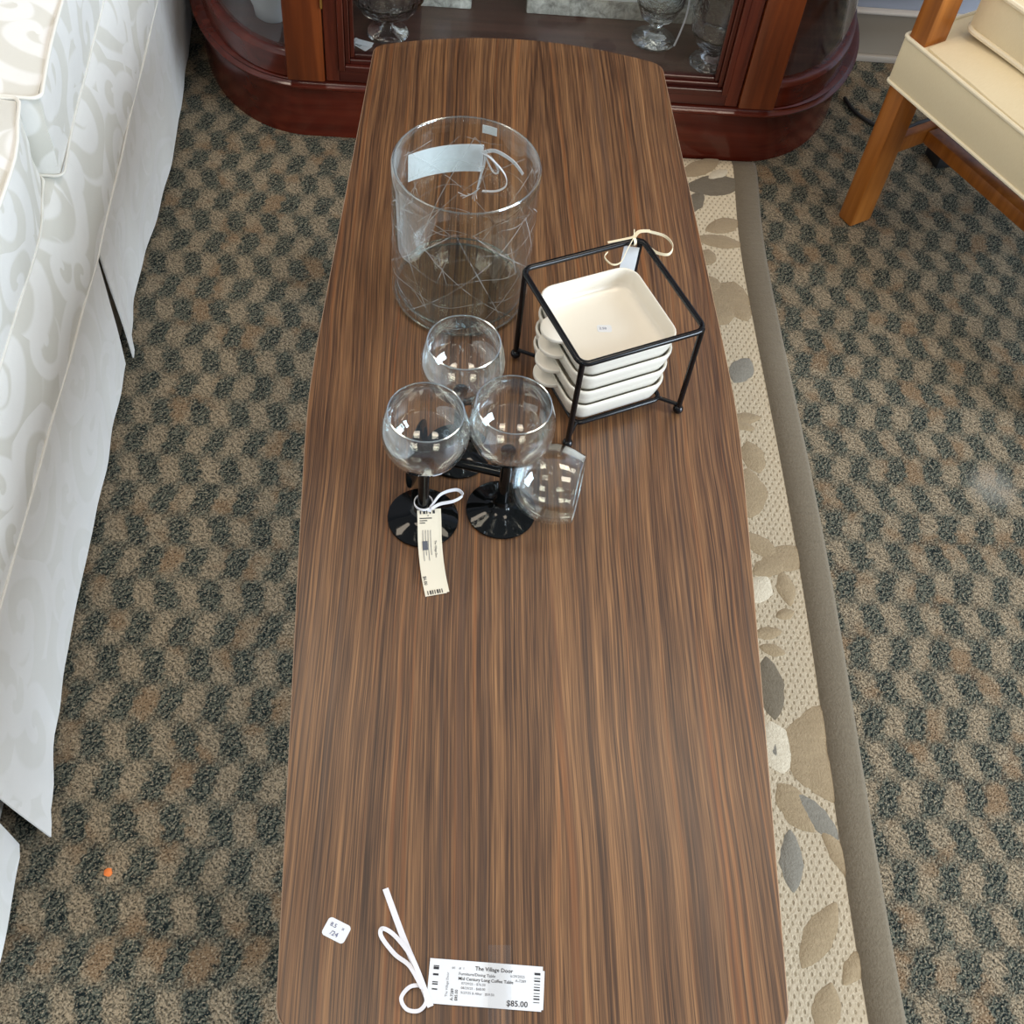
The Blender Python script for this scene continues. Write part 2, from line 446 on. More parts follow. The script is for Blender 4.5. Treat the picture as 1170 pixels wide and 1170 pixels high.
M['paperc'] = mat_plain('cream_paper', srgb(222, 214, 194), .7, .03)
M['ribbon'] = mat_plain('white_ribbon', srgb(222, 221, 225), .5, .03, **{'Sheen Weight': .3})
M['ribbonc'] = mat_plain('cream_ribbon', srgb(232, 218, 186), .5, .04)
M['ink'] = mat_plain('black_ink', srgb(40, 40, 46), .8, .0)
M['inkg'] = mat_plain('grey_ink', srgb(88, 90, 98), .8, .0)
M['inkb'] = mat_plain('blue_ink', srgb(70, 78, 120), .8, .0)
M['wall'] = mat_plain('blue_grey_paint', srgb(150, 156, 170), .7, .03, 6)
M['basebd'] = mat_plain('taupe_paint', srgb(148, 138, 124), .5, .03, 6)
M['shoe'] = mat_plain('tan_trim_paint', srgb(168, 158, 146), .5, .03, 6)
M['trimw'] = mat_plain('pale_trim_paint', srgb(205, 196, 186), .5, .03, 6)
M['cord'] = mat_plain('black_rubber', (.012, .012, .013), .5, .1)
M['orange'] = mat_plain('orange_crumb', srgb(226, 120, 50), .7, .2)
M['frost'] = mat_plain('frosted_white_glass', srgb(205, 206, 208), .35, .04, 12, **{'Transmission Weight': .25})
n_ = NT('distressed_silver'); nz_ = n_.noise(n_.coords(), 60, 5.0, .7, .5)
M['silver'] = n_.bsdf(n_.ramp(nz_, [(.3, srgb(96, 94, 88)), (.5, srgb(168, 166, 156)), (.7, srgb(212, 210, 200))]), .45)

# ------------------------------------------------------------------ setting
bm = bmesh.new(); add_box(bm, -3.0, 3.2, -3.2, 1.40, -.05, 0.0)
tag(build('floor', bm, M['carpet'], smooth=False), kind='structure')
bm = bmesh.new(); add_box(bm, -3.0, 3.2, 1.285, 1.40, 0.0, 2.7)
tag(build('wall_back', bm, M['wall'], smooth=False), kind='structure')
bm = bmesh.new(); add_box(bm, -3.0, 3.2, 1.272, 1.285, 0.0, .098)
tag(build('baseboard_back', bm, M['basebd'], smooth=False), kind='structure')
bm = bmesh.new(); add_box(bm, -3.0, 3.2, 1.268, 1.285, .098, .104, bev=.002)
tag(build('trim_1', bm, M['trimw']), kind='structure')
bm = bmesh.new(); add_box(bm, -3.0, 3.2, 1.262, 1.272, 0.0, .014, bev=.003)
tag(build('trim_2', bm, M['shoe']), kind='structure')

# ------------------------------------------------------------------ rug
def rug_edge(y):
    return .455 + .012 * math.exp(-((y - .93) / .16) ** 2) + .004 * math.sin(y * 5.2 + 1.0) - .006 * max(0, -y)
bm = bmesh.new()
ys = [.926 - i * .02 for i in range(107)]
cols = lambda y: [(-.20, .003), (-.197, .0085), (-.155, .009), (-.152, .009), (rug_edge(y) - .043, .009), (rug_edge(y) - .041, .011), (rug_edge(y) - .006, .011), (rug_edge(y), .009), (rug_edge(y) + .002, .003), (rug_edge(y) + .002, .0005)]
rows = []
for i, y in enumerate(ys):
    k = .35 if i in (0, len(ys) - 1) else 1
    rows.append([bm.verts.new((x, y, .0005 + (z - .0005) * k)) for x, z in cols(y)])
for A, B in zip(rows, rows[1:]):
    for k in range(len(A) - 1):
        f = bm.faces.new([A[k], A[k + 1], B[k + 1], B[k]])
        f.material_index = 1 if (k >= 4 or k <= 2) else 0
def leaf(x, y, L, W, deg, mi, h=.0014, pw=.75):
    a = math.radians(deg); c, s = math.cos(a), math.sin(a); prev = None; N = 9
    rowsL = []
    for i in range(N + 1):
        t = -1 + 2 * i / N; w = W / 2 * max(0, 1 - abs(t) ** 1.7) ** pw * (1 + .25 * mnoise.noise(Vector((x * 90 + t * 2.5, y * 70, 2)))) + .0012
        row = []
        for q, zz in ((-1, 0), (-.55, h * .85), (0, h), (.55, h * .85), (1, 0)):
            px, py = t * L / 2, q * w * (1 + .12 * mnoise.noise(Vector((x * 40 + t * 3, y * 40, q))))
            row.append(bm.verts.new((x + c * px - s * py, y + s * px + c * py, .0092 + zz * (1 - .9 * abs(t) ** 4))))
        rowsL.append(row)
    for A, B in zip(rowsL, rowsL[1:]):
        for k in range(4):
            bm.faces.new([A[k], A[k + 1], B[k + 1], B[k]]).material_index = mi
LEAVES = [  # x, y, length, width, angle, material
 (.36, .895, .09, .036, 35, 2), (.39, .878, .05, .02, 40, 3), (.385, .85, .12, .05, 12, 1), (.34, .80, .07, .03, 60, 1),
 (.385, .745, .07, .035, 25, 2), (.375, .705, .085, .03, -8, 2), (.35, .665, .04, .028, 80, 2), (.375, .57, .085, .07, 70, 2), (.355, .53, .06, .04, 20, 2), (.392, .545, .05, .035, 110, 2), (.345, .60, .05, .04, 150, 2),
 (.378, .415, .06, .036, 60, 4), (.372, .318, .05, .02, 10, 2), (.365, .305, .04, .018, 160, 2), (.375, .245, .06, .035, 100, 2), (.36, .18, .09, .05, 85, 2),
 (.365, .09, .07, .028, 140, 2), (.40, .07, .08, .04, 15, 2), (.375, .055, .06, .03, 25, 2), (.392, .02, .055, .024, 95, 2), (.355, .018, .05, .035, 60, 3), (.385, -.02, .028, .014, 20, 2), (.357, -.05, .04, .018, 10, 2), (.36, -.075, .035, .016, -15, 2), (.35, -.13, .09, .035, 90, 1),
 (.405, -.185, .10, .05, 40, 2), (.385, -.215, .10, .06, 80, 2), (.40, -.245, .09, .055, 120, 2), (.347, -.212, .07, .045, 95, 3), (.345, -.215, .04, .024, 85, 4), (.36, -.29, .07, .04, 120, 2), (.382, -.30, .075, .028, 130, 4), (.405, -.35, .08, .022, 115, 2), (.345, -.355, .075, .026, 85, 4),
 (.365, -.44, .09, .03, 55, 2), (.40, -.475, .05, .02, 50, 2), (.36, -.52, .06, .03, 70, 2)]
for L in LEAVES: leaf(*L)
rnd = random.Random(3)
for i in range(60):
    leaf(rnd.uniform(-.13, .30), rnd.uniform(-1.1, .88), rnd.uniform(.04, .1), rnd.uniform(.02, .045), rnd.uniform(0, 180), rnd.choice((1, 2, 2, 3, 4)))
tag(build('rug', bm, [M['rugf'], M['taupe'], M['brownp'], M['creamp'], M['greyp']], sharp=60, weld=False),
    'cream and taupe floral runner rug lying under the coffee table', 'rug')

# ------------------------------------------------------------------ coffee table
def half_w(y):
    t = y / .61 + .0078; a = .092; g = lambda q: math.sqrt(q * q + a * a) - a
    return .2264 - (.2264 - .1957) * g(t) / g(1)
def table_outline(off=0.0):
    L = .613; bow = .036; r = .013; N = 60
    NE = L + .003                           # the near end sits a touch further out
    right = [(half_w(y), y) for y in [-NE + r + (L + NE - 2 * r) * i / N for i in range(N + 1)]]
    we = half_w(L)
    def cap(s):
        L = NE if s < 0 else .613
        pts = []
        c = Vector((we, s * L)); p0 = Vector((half_w(L - r), s * (L - r)))
        xr = we - r; p2 = Vector((xr, s * (L + bow * (1 - (xr / we) ** 2))))
        for i in range(1, 6):
            t = i / 6; pts.append(tuple((1 - t) ** 2 * p0 + 2 * t * (1 - t) * c + t * t * p2))
        pts.append(tuple(p2))
        for i in range(1, 24):
            x = xr - 2 * xr * i / 24; pts.append((x, s * (L + bow * (1 - (x / we) ** 2))))
        return pts + [(-x, y) for x, y in pts[:6][::-1]]
    out = right + cap(1) + [(-x, y) for x, y in right[::-1]] + [(-x, y) for x, y in cap(-1)]
    if off:
        n = len(out); o2 = []
        for i in range(n):
            a, b = out[i - 1], out[(i + 1) % n]; t = Vector((b[0] - a[0], b[1] - a[1])).normalized()
            o2.append((out[i][0] + t.y * off, out[i][1] - t.x * off))
        return o2
    return out
table = empty('coffee_table', (0, 0, 0), 0, 'long dark wood grain coffee table with tapered boat shaped top', 'table')
bm = bmesh.new(); add_prism(bm, table_outline(), HT - .022, HT, bev=.0006)
build('tabletop', bm, M['table'], table, sharp=30)
bm = bmesh.new()
oi, oo = table_outline(.0001), table_outline(.0010); n = len(oi)
V = [[bm.verts.new((*p, z)) for p in ol] for ol, z in ((oi, HT - .021), (oo, HT - .0205), (oo, HT - .0012), (oi, HT - .0004))]
for A, B in zip(V, V[1:]):
    for i in range(n): bm.faces.new([A[i], A[(i + 1) % n], B[(i + 1) % n], B[i]])
tag(build('edge_band', bm, M['band'], table, sharp=30), 'tan edge banding around the dark top')
bm = bmesh.new()
for s in (-1, 1):
    add_box(bm, s * .135 - .009, s * .135 + .009, -.45, .45, HT - .062, HT - .0222)
    add_box(bm, -.1255, .1255, s * .44 - .009, s * .44 + .009, HT - .062, HT - .0222)
build('apron', bm, M['walnut'], table, smooth=False)
for sx in (-1, 1):
    for sy in (-1, 1):
        top = Vector((sx * .125, sy * .425, HT - .0225)); bot = Vector((sx * .160, sy * .50, .032)); f = Vector((sx * .1634, sy * .5074, .0115 if sx > 0 or True else 0))
        bm = bmesh.new(); add_tube(bm, [top, bot], [.019, .0115], 16)
        lg = build('leg', bm, M['walnut'], table)
        bm = bmesh.new(); add_tube(bm, [bot, f], [.0122, .0105], 16)
        tag(build('ferrule', bm, M['brass'], lg), 'brass ferrule')
# price sticker on the table top
def sticker(name, parent, P, rz, w, h, r, txts, mat='paper'):
    T = Matrix.Translation(P) @ Matrix.Rotation(rz, 4, 'Z')
    bm = bmesh.new(); add_prism(bm, rounded_rect(w, h, r), 0, .0004, T)
    o = build(name, bm, M[mat], parent, sharp=30)
    bm = bmesh.new()
    for t, s, x, y in txts: text_bm(bm, t, s, T @ Matrix.Translation((x, y, .0006)))
    build('handwriting', bm, M['inkb'], o, smooth=False)
    return o
tag(sticker('price_sticker', table, (-.1565, -.547, HT + .0001), math.radians(-25), .0195, .0150, .003, [('8.5', .0045, -.0065, .0012), ('/24', .0052, -.0035, -.0048), ('x', .004, .0035, .002)]), 'small white handwritten price sticker')

# taped price tag lying on the table
TA = Matrix.Translation((-.039, -.5865, HT + .0012)) @ Matrix.Rotation(math.radians(-3.6), 4, 'Z')
pt = empty('price_tag', (0, 0, 0), 0, 'white printed eighty five dollar price tag taped flat on the near end of the table', 'price tag')
bm = bmesh.new(); add_box(bm, -.0445, .0435, -.0165, .0165, -.0003, .0003, TA)
add_box(bm, -.0435, .0450, -.0150, .0135, -.0010, -.0004, TA)
build('paper', bm, M['paper'], pt, smooth=False)
bm = bmesh.new()
tt = lambda s, sz, x, y, r=0, b=0: text_bm(bm, s, sz, TA @ Matrix.Translation((x, y, .00045)) @ Matrix.Rotation(math.radians(r), 4, 'Z'), b)
tt('The Village Door', .0042, -.0090, .0100, 0, .00007)
tt('$85.00', .0060, .0165, -.0142, 0, .00008)
tt('Mid Century Long Coffee Table', .0033, -.0215, .0020, 0, .00005)
bc = bmesh.new(); bc2 = bmesh.new()
for k in range(9): flat_rect(bc, .0372, .0418, -.0105 + k * .0022, -.0105 + k * .0022 + (.0005, .0011, .0007)[k % 3], TA, .00045)
flat_rect(bc, .0372, .0418, .0098, .0116, TA, .00045)
for k, (a, b) in enumerate(((.0085, .0105), (.0108, .0115), (.004, .0055), (-.0028, -.0018), (-.0012, -.0004), (-.0065, -.0055))):
    flat_rect(bc2, -.0412, -.0370, a, b, TA, .00045)
tt('A-7289', .0030, -.0245, -.0135, 90, .00003); tt('$85.00', .0030, -.0212, -.0135, 90, .00003)
build('printed_text', bm, M['ink'], pt, smooth=False); build('barcode', bc, M['ink'], pt, smooth=False); build('barcode', bc2, M['ink'], pt, smooth=False)
bm = bmesh.new()
tt('#  1', .0026, -.0215, .0098); tt('Furniture/Dining Table', .0031, -.0215, .0056, 0, .00003)
tt('6/29/2025', .0028, .0185, .0068); tt('A-7289', .0028, .0225, .0036)
tt('07/29/25 - $76.50', .0026, -.0190, -.0012); tt('08/29/25 - $68.00', .0026, -.0190, -.0045); tt('9/27/25 & After   $59.50', .0026, -.0190, -.0080)
tt('The Village Door', .0026, -.0290, -.0110, 90); tt('#1', .0026, -.0270, .0098)
build('small_print', bm, M['inkg'], pt, smooth=False)
bm = bmesh.new(); zt = HT + .0006
add_strip(bm, spline([(-.120, -.514, zt), (-.104, -.552, zt), (-.092, -.578, zt + .003), (-.081, -.603, zt + .002)], 8), .0048)
add_strip(bm, spline([(-.089, -.583, zt + .003), (-.098, -.566, zt + .004), (-.111, -.551, zt + .003), (-.1205, -.546, zt + .003), (-.121, -.552, zt + .002), (-.110, -.565, zt + .002), (-.098, -.574, zt + .003), (-.088, -.590, zt + .004)], 8), .0034)
add_strip(bm, spline([(-.087, -.588, zt + .003), (-.097, -.589, zt + .003), (-.1035, -.597, zt + .002), (-.099, -.605, zt + .002), (-.090, -.606, zt + .002), (-.0845, -.600, zt + .003), (-.086, -.592, zt + .004)], 8), .0030)
build('ribbon', bm, M['ribbon'], pt, sharp=60)
tp = bmesh.new(); add_box(tp, -.0375, -.0195, -.640, -.557, HT + .0026, HT + .0028)
tag(build('clear_tape', tp, M['tape'], smooth=False), 'strip of clear sticky tape holding the paper tag on the table', 'tape')

# ------------------------------------------------------------------ wine glasses
def wine_glass(label, loc, matrix=None):
    root = empty('wine_glass', loc, 0, label, 'wine glass', 'black stemmed wine glasses')
    bm = bmesh.new()
    add_lathe(bm, [(0, .0008), (.030, .0), (.0335, .0), (.0347, .0012), (.0345, .0026), (.030, .0042), (.018, .0072), (.010, .0105), (.0068, .015), (.0056, .022), (.0052, .055), (.0054, .085), (.0066, .094), (.0072, .0975), (0, .0985)], 40)
    tag(build('stem', bm, M['blackglass'], root), 'black glass stem and foot')
    bm = bmesh.new()
    out = [(.0, .0985), (.0078, .0987), (.0150, .1005), (.0255, .1055), (.0335, .1140), (.0378, .1245), (.0394, .1345), (.0390, .1430), (.0370, .1530), (.0338, .1630)]
    inn = [(max(0, r - .0011), z + (.0022 if r < .02 else .0006)) for r, z in out[:-1]] + [(.0327, .1630)]
    prof = out + [(.0334, .1637), (.0330, .1637)] + inn[::-1]
    sm = [Vector((r, 0, z)) for r, z in prof]
    add_lathe(bm, prof, 64)
    bw = build('bowl', bm, M['glass'], root, sharp=70)
    bm = bmesh.new(); add_tube(bm, [(0.0333 * math.cos(2 * PI * k / 64), .0333 * math.sin(2 * PI * k / 64), .1634) for k in range(64)], .0007, 8, True)
    build('rim', bm, M['rim'], bw)
    if matrix is not None: root.matrix_world = matrix
    return root
wine_glass('clear wine glass with a paper tag tied round its black stem', (-.103, -.1535, HT + .0002))
wine_glass('upright black stemmed wine glass in front, beside the toppled one', (-.0265, -.1405, HT + .0002))
wine_glass('upright black stemmed wine glass at the back, nearest the large glass vase', (-.0715, -.070, HT + .0002))
a0 = Vector((-.113, -.1005, HT + .0352)); a1 = Vector((.0530, -.1420, HT + .0409)); d = (a1 - a0).normalized()
q = Vector((0, 0, 1)).rotation_difference(d).to_matrix().to_4x4()
wine_glass('wine glass toppled on its side, bowl pointing to the right', (0, 0, 0), Matrix.Translation(a0) @ q)

# tag tied to the front left glass
gt = empty('price_tag', (0, 0, 0), 0, 'narrow cream paper tag tied to a wine glass stem and trailing onto the table', 'price tag')
path = spline([(-.0985, -.1580, HT + .0215), (-.0975, -.170, HT + .0165), (-.0965, -.186, HT + .0100), (-.0945, -.203, HT + .0050), (-.0915, -.222, HT + .0030), (-.0875, -.2400, HT + .0012)], 6)
bm = bmesh.new(); add_strip(bm, path, .0205, (1, -.12, 0), .0004)
p2 = [(x + .0022, y + .002, z - .0010) for x, y, z in path]
add_strip(bm, p2, .0205, (1, .02, .02), .0004)
build('paper', bm, M['paperc'], gt, sharp=60)
def on_tag(bm, path, u0, u1, v0, v1):
    """a patch of print on the tag: u along it (0..1), v across (-1..1)"""
    n = 4; R = []
    for i in range(n + 1):
        f = (u0 + (u1 - u0) * i / n) * (len(path) - 1); k = min(int(f), len(path) - 2); p = path[k].lerp(path[k + 1], f - k)
        t = (path[k + 1] - path[k]).normalized(); w = Vector((1, -.12, 0)); w = (w - t * w.dot(t)).normalized(); nn = w.cross(t) * -1
        if nn.z < 0: nn = -nn
        R.append([bm.verts.new(p + w * v * .01025 + nn * .0005) for v in (v0, v1)])
    for A, B in zip(R, R[1:]): bm.faces.new([A[0], A[1], B[1], B[0]])
bm = bmesh.new(); bc = bmesh.new(); bc2 = bmesh.new()
for k in range(5): on_tag(bc, path, .015, .075, -.75 + k * .3, -.75 + k * .3 + (.12, .2, .1)[k % 3])
for k in range(7): on_tag(bc2, path, .93, .985, -.75 + k * .22, -.75 + k * .22 + (.08, .14, .10)[k % 3])
on_tag(bm, path, .095, .108, -.05, .05)
for k in range(3): on_tag(bm, path, .13 + k * .03, .142 + k * .03, -.8, (.35, -.1, -.3)[k])
def text_on_tag(bm, s, size, u, v):
    f = u * (len(path) - 1); k = int(f); p = path[k].lerp(path[min(k + 1, len(path) - 1)], f - k)
    t = (path[min(k + 2, len(path) - 1)] - path[k]).normalized(); w = Vector((1, -.12, 0)); w = (w - t * w.dot(t)).normalized(); nn = t.cross(w)
    if nn.z < 0: nn = -nn
    Y = nn.cross(t); o = p + w * v * .01025 + nn * .0007
    T = Matrix(((t.x, Y.x, nn.x, o.x), (t.y, Y.y, nn.y, o.y), (t.z, Y.z, nn.z, o.z), (0, 0, 0, 1)))
    text_bm(bm, s, size, T, .00003)
pb = bmesh.new(); text_on_tag(pb, '$6.00', .0042, .78, -.85); build('printed_price', pb, M['ink'], gt, smooth=False)
text_on_tag(bm, 'The Village Door', .0026, .40, .55)
build('printed_text', bm, M['ink'], gt, smooth=False); build('barcode', bc, M['ink'], gt, smooth=False); build('barcode', bc2, M['ink'], gt, smooth=False)
bm = bmesh.new()
for k in range(4): on_tag(bm, path, .28, .62 - .06 * (k % 2), -.55 + k * .24, -.50 + k * .24)
on_tag(bm, path, .40, .50, -.6, -.1)
build('small_print', bm, M['inkg'], gt, smooth=False)
bm = bmesh.new()
ring = [(-.103 + .0088 * math.cos(a), -.1535 + .0075 * math.sin(a), HT + .0275 + .002 * math.sin(a)) for a in [2 * PI * k / 20 for k in range(20)]]
add_strip(bm, ring + ring[:1], .0028, (0, 0, 1), .0007)
add_strip(bm, spline([(-.0975, -.160, HT + .022), (-.094, -.157, HT + .030), (-.086, -.150, HT + .038), (-.072, -.146, HT + .040), (-.066, -.150, HT + .037), (-.074, -.155, HT + .034), (-.087, -.157, HT + .031), (-.095, -.160, HT + .027)], 8), .0036, (.2, .3, 1), .0006)
build('ribbon', bm, M['ribbon'], gt, sharp=60)

# ------------------------------------------------------------------ cylinder vase
VC = Vector((-.073, .161, HT + .0002)); VR = .0762; VH = .177
vase = empty('glass_vase', VC, 0, 'large clear glass cylinder vase etched with crossing lines', 'vase')
bm = bmesh.new(); L = bm.loops.layers.uv.verify(); seg = 96
prof = [(0, .004), (.060, .0015), (.068, .0), (.0735, .0025), (.0760, .008), (.0762, .02), (.0762, .06), (.0762, .11), (.0762, .16), (.0765, .1760), (.0755, .1772), (.0738, .1772), (.0728, .1760), (.0724, .16), (.0724, .11), (.0722, .06), (.0718, .025), (.0690, .0150), (.060, .0115), (0, .0110)]
add_lathe(bm, prof, seg)
for f in bm.faces:
    ang = [math.atan2(lp.vert.co.y, lp.vert.co.x) % (2 * PI) for lp in f.loops]
    out = all(math.hypot(lp.vert.co.x, lp.vert.co.y) > .0742 for lp in f.loops)
    wrap = max(ang) - min(ang) > PI
    for lp, a in zip(f.loops, ang):
        if wrap and a < PI: a += 2 * PI
        lp[L].uv = (a * .0762, lp.vert.co.z if out else -.5)
for f in bm.faces:
    c = f.calc_center_median()
    if c.z < .0175 and (math.hypot(c.x, c.y) < .0735): f.material_index = 1
vb = build('glass_body', bm, [M['vase'], M['vasebase']], vase, sharp=50)
for rr_, zz_, tr_ in ((.0700, .0138, .0011), (.0722, .0032, .0014)):
    bm = bmesh.new(); add_tube(bm, [(rr_ * math.cos(2 * PI * k / 80), rr_ * math.sin(2 * PI * k / 80), zz_) for k in range(80)], tr_, 8, True)
    build('base_edge', bm, M['vedge'], vb)
bm = bmesh.new(); add_tube(bm, [(.0747 * math.cos(2 * PI * k / 80), .0747 * math.sin(2 * PI * k / 80), 0.1768) for k in range(80)], .0010, 8, True)
build('rim', bm, M['vrim'], vb)
def wall_patch(bm, a0, a1, z0, z1, R, n=14, slope=0.0, zs=None):
    rr = []
    for i in range(n + 1):
        a = a0 + (a1 - a0) * i / n; dz = slope * (i / n)
        rr.append([bm.verts.new((R2 * math.cos(a), R2 * math.sin(a), z + dz)) for R2, z in ((R, z0), (R, z1), (R + .0004, z1), (R + .0004, z0))])
    for A, B in zip(rr, rr[1:]):
        for k in range(4): bm.faces.new([A[k], A[(k + 1) % 4], B[(k + 1) % 4], B[k]])
    bm.faces.new(rr[0][::-1]); bm.faces.new(rr[-1])
bm = bmesh.new(); wall_patch(bm, math.radians(66), math.radians(78), .158, .168, .0767, 4)
tag(build('price_sticker', bm, M['paper'], vase, sharp=60), 'small white sticker near the rim')
vt = empty('price_tag', VC, 0, 'blank white paper tag with tasselled white ribbon behind the far wall of the vase', 'price tag')
bm = bmesh.new(); ca = math.radians(107); cc = Vector((.0790 * math.cos(ca), .0790 * math.sin(ca), .120)); td = Vector((math.sin(ca), -math.cos(ca), 0)); cn = Vector((math.cos(ca), math.sin(ca), 0))
add_strip(bm, [cc + td * q - cn * (q * q / (2 * .125)) for q in [-.042 + .084 * k / 14 for k in range(15)]], .036, (0, 0, 1), .0004)
build('paper', bm, M['paper'], vt, sharp=60)
bm = bmesh.new()
def wp(deg, z, R=.0795): return (R * math.cos(math.radians(deg - 11)), R * math.sin(math.radians(deg - 11)), z)
add_strip(bm, spline([wp(88, .130), wp(78, .137), wp(62, .134), wp(50, .127)], 6), .0045, (0, 0, 1), .0006)
add_strip(bm, spline([wp(88, .130), wp(80, .125), wp(68, .112), wp(66, .098), wp(74, .085), wp(86, .079)], 8), .0026, (0, 1, .2), .0006)
add_strip(bm, spline([wp(86, .130), wp(86, .115), wp(88, .100), wp(90, .080)], 6), .0024, (1, 0, 0), .0006)
add_strip(bm, spline([wp(86, .128), wp(80, .112), wp(76, .108), wp(74, .113), wp(78, .122), wp(85, .129)], 6), .0020, (0, 0, 1), .0006)
for k in range(9):
    add_tube(bm, spline([wp(88, .082), wp(91 + k * .8, .075 - k * .001, .0797 + .0003 * k), wp(90 + k * 1.9, .066 - .004 * math.sin(k * 1.3), .080 + .0005 * k)], 4), .0004, 5)
build('ribbon', bm, M['ribbon'], vt, sharp=60)

# ------------------------------------------------------------------ iron rack with four baking dishes
RC = Vector((.0757, .0300, HT)); RZ = math.radians(23.6); RM = Matrix.Translation(RC) @ Matrix.Rotation(RZ, 4, 'Z')
HS = .0680; RH = .131
rack = empty('wire_rack', RC, RZ, 'square black iron wire rack with ball feet holding baking dishes', 'rack')
bm = bmesh.new(); add_tube(bm, [(x, y, RH - .003) for x, y in rounded_rect(2 * HS, 2 * HS, .010, 5)], .0031, 10, True)
build('top_frame', bm, M['iron'], rack)
bm = bmesh.new(); LS = .0505
add_tube(bm, [(x, y, .0125) for x, y in rounded_rect(2 * LS, 2 * LS, .008, 5)], .0026, 10, True)
for sx in (-1, 1):
    for sy in (-1, 1):
        add_tube(bm, [(sx * (LS - .001), sy * (LS - .001), .0125), (sx * (HS - .002), sy * (HS - .002), .0125)], .0022, 8)
build('base_frame', bm, M['iron'], rack)
for sx in (-1, 1):
    for sy in (-1, 1):
        bm = bmesh.new(); h = HS - .0025
        add_tube(bm, [(sx * h, sy * h, .006), (sx * h, sy * h, RH - .003)], .0030, 10)
        lg = build('leg', bm, M['iron'], rack)
        bm = bmesh.new(); t = bmesh.new(); bmesh.ops.create_uvsphere(t, u_segments=16, v_segments=10, radius=.0056)
        merge(bm, t, Matrix.Translation((sx * h, sy * h, .0060)))
        build('ball_foot', bm, M['iron'], lg)

def square_ring(hw, r, z, n=6):
    return [(x, y, z) for x, y in rounded_rect(2 * hw, 2 * hw, min(r, hw * .98), n)]
def dish(label, z, ox=0.0):
    root = empty('baking_dish', RM @ Vector((-.001 + ox, .0015, z)), RZ, label, 'baking dish', 'stacked cream baking dishes')
    bm = bmesh.new()
    H = .0270
    rings = [(.040, .014, .0), (.0455, .015, .0006), (.0476, .016, .003), (.0490, .0165, .008), (.0510, .0175, .017), (.0521, .018, .0235), (.0520, .018, .0260), (.0512, .0175, .0269), (.0503, .017, .0266), (.0497, .0165, .0254), (.0480, .016, .012), (.0462, .015, .0072), (.0440, .014, .0056), (.030, .01, .0052)]
    R = [[bm.verts.new(p) for p in square_ring(q[0] * 1.075, q[1] * 1.05, q[2])] for q in rings]
    for A, B in zip(R, R[1:]):
        for k in range(len(A)): bm.faces.new([A[k], A[(k + 1) % len(A)], B[(k + 1) % len(A)], B[k]])
    bm.faces.new(R[0][::-1]); bm.faces.new(R[-1])
    build('bowl', bm, M['ceramic'], root, sharp=70)
    for s in (-1,):
        bm = bmesh.new(); ol = []
        for k in range(17):
            a = PI / 2 + PI * k / 16
            ol.append((-.0546 + .0190 * math.cos(a), .0185 * math.sin(a)))
        ol = [(-.0505, -.0175)][:0] + ol
        add_prism(bm, ol, .0215, .0266, bev=.0012)
        build('tab_handle', bm, M['ceramic'], root, sharp=50)
    return root
zs = [.0151 + i * .0218 for i in range(4)]
dish('square cream baking dish at the bottom of the rack, under three others', zs[0], -.0012)
dish('square cream baking dish second from the bottom of the stack in the rack', zs[1], -.0012)
dish('square cream baking dish third up, directly beneath the topmost dish', zs[2])
top_dish = dish('topmost cream baking dish in the wire rack, open with a small sticker inside', zs[3])
tag(sticker('price_sticker', top_dish, (-.001, .0, .0051), math.radians(-20), .0150, .0095, .002, [('2.50', .0045, -.0055, -.0015)]), 'tiny white price sticker')
rt = empty('price_tag', RC, RZ, 'white paper tag tied with cream ribbon at the far corner of the iron rack', 'price tag')
bm = bmesh.new(); add_strip(bm, spline([(.0560, .0655, RH - .008), (.0545, .0635, RH - .03), (.0535, .0625, RH - .06), (.0530, .0620, RH - .075)], 5), .016, (1, -.55, 0), .0005)
build('paper', bm, M['paper'], rt, sharp=60)
bm = bmesh.new(); cz = RH - .003
rg = [(.0580, HS + .0048 * math.cos(a), cz + .0048 * math.sin(a)) for a in [2 * PI * k / 14 for k in range(15)]]
add_strip(bm, rg, .0030, (1, 0, 0), .0006)
add_strip(bm, spline([(.058, HS, cz + .0055), (.045, HS + .002, cz + .004), (.030, HS + .004, cz + .003)], 5), .0026, (0, 1, 0), .0005)
add_strip(bm, spline([(.058, HS, cz + .005), (.046, HS - .010, cz + .001), (.034, HS - .020, cz - .004), (.024, HS - .020, cz - .004), (.020, HS - .010, cz - .002), (.026, HS - .005, cz - .001)], 6), .0020, (0, 0, 1), .0005)
add_strip(bm, spline([(.058, HS, cz + .0055), (.066, HS + .004, cz + .007), (.078, HS + .002, cz + .006)], 5), .0042, (0, 1, 0), .0005)
add_strip(bm, spline([(.076, HS + .002, cz + .006), (.090, HS - .008, cz + .004), (.094, HS - .020, cz), (.086, HS - .027, cz - .003), (.076, HS - .020, cz - .004), (.070, HS - .012, cz - .001)], 7), .0030, (0, .3, 1), .0005)
add_tube(bm, [(.058, HS, cz + .005), (.0605, HS + .006, cz + .010)], .0005, 5)
build('ribbon', bm, M['ribbonc'], rt, sharp=60)

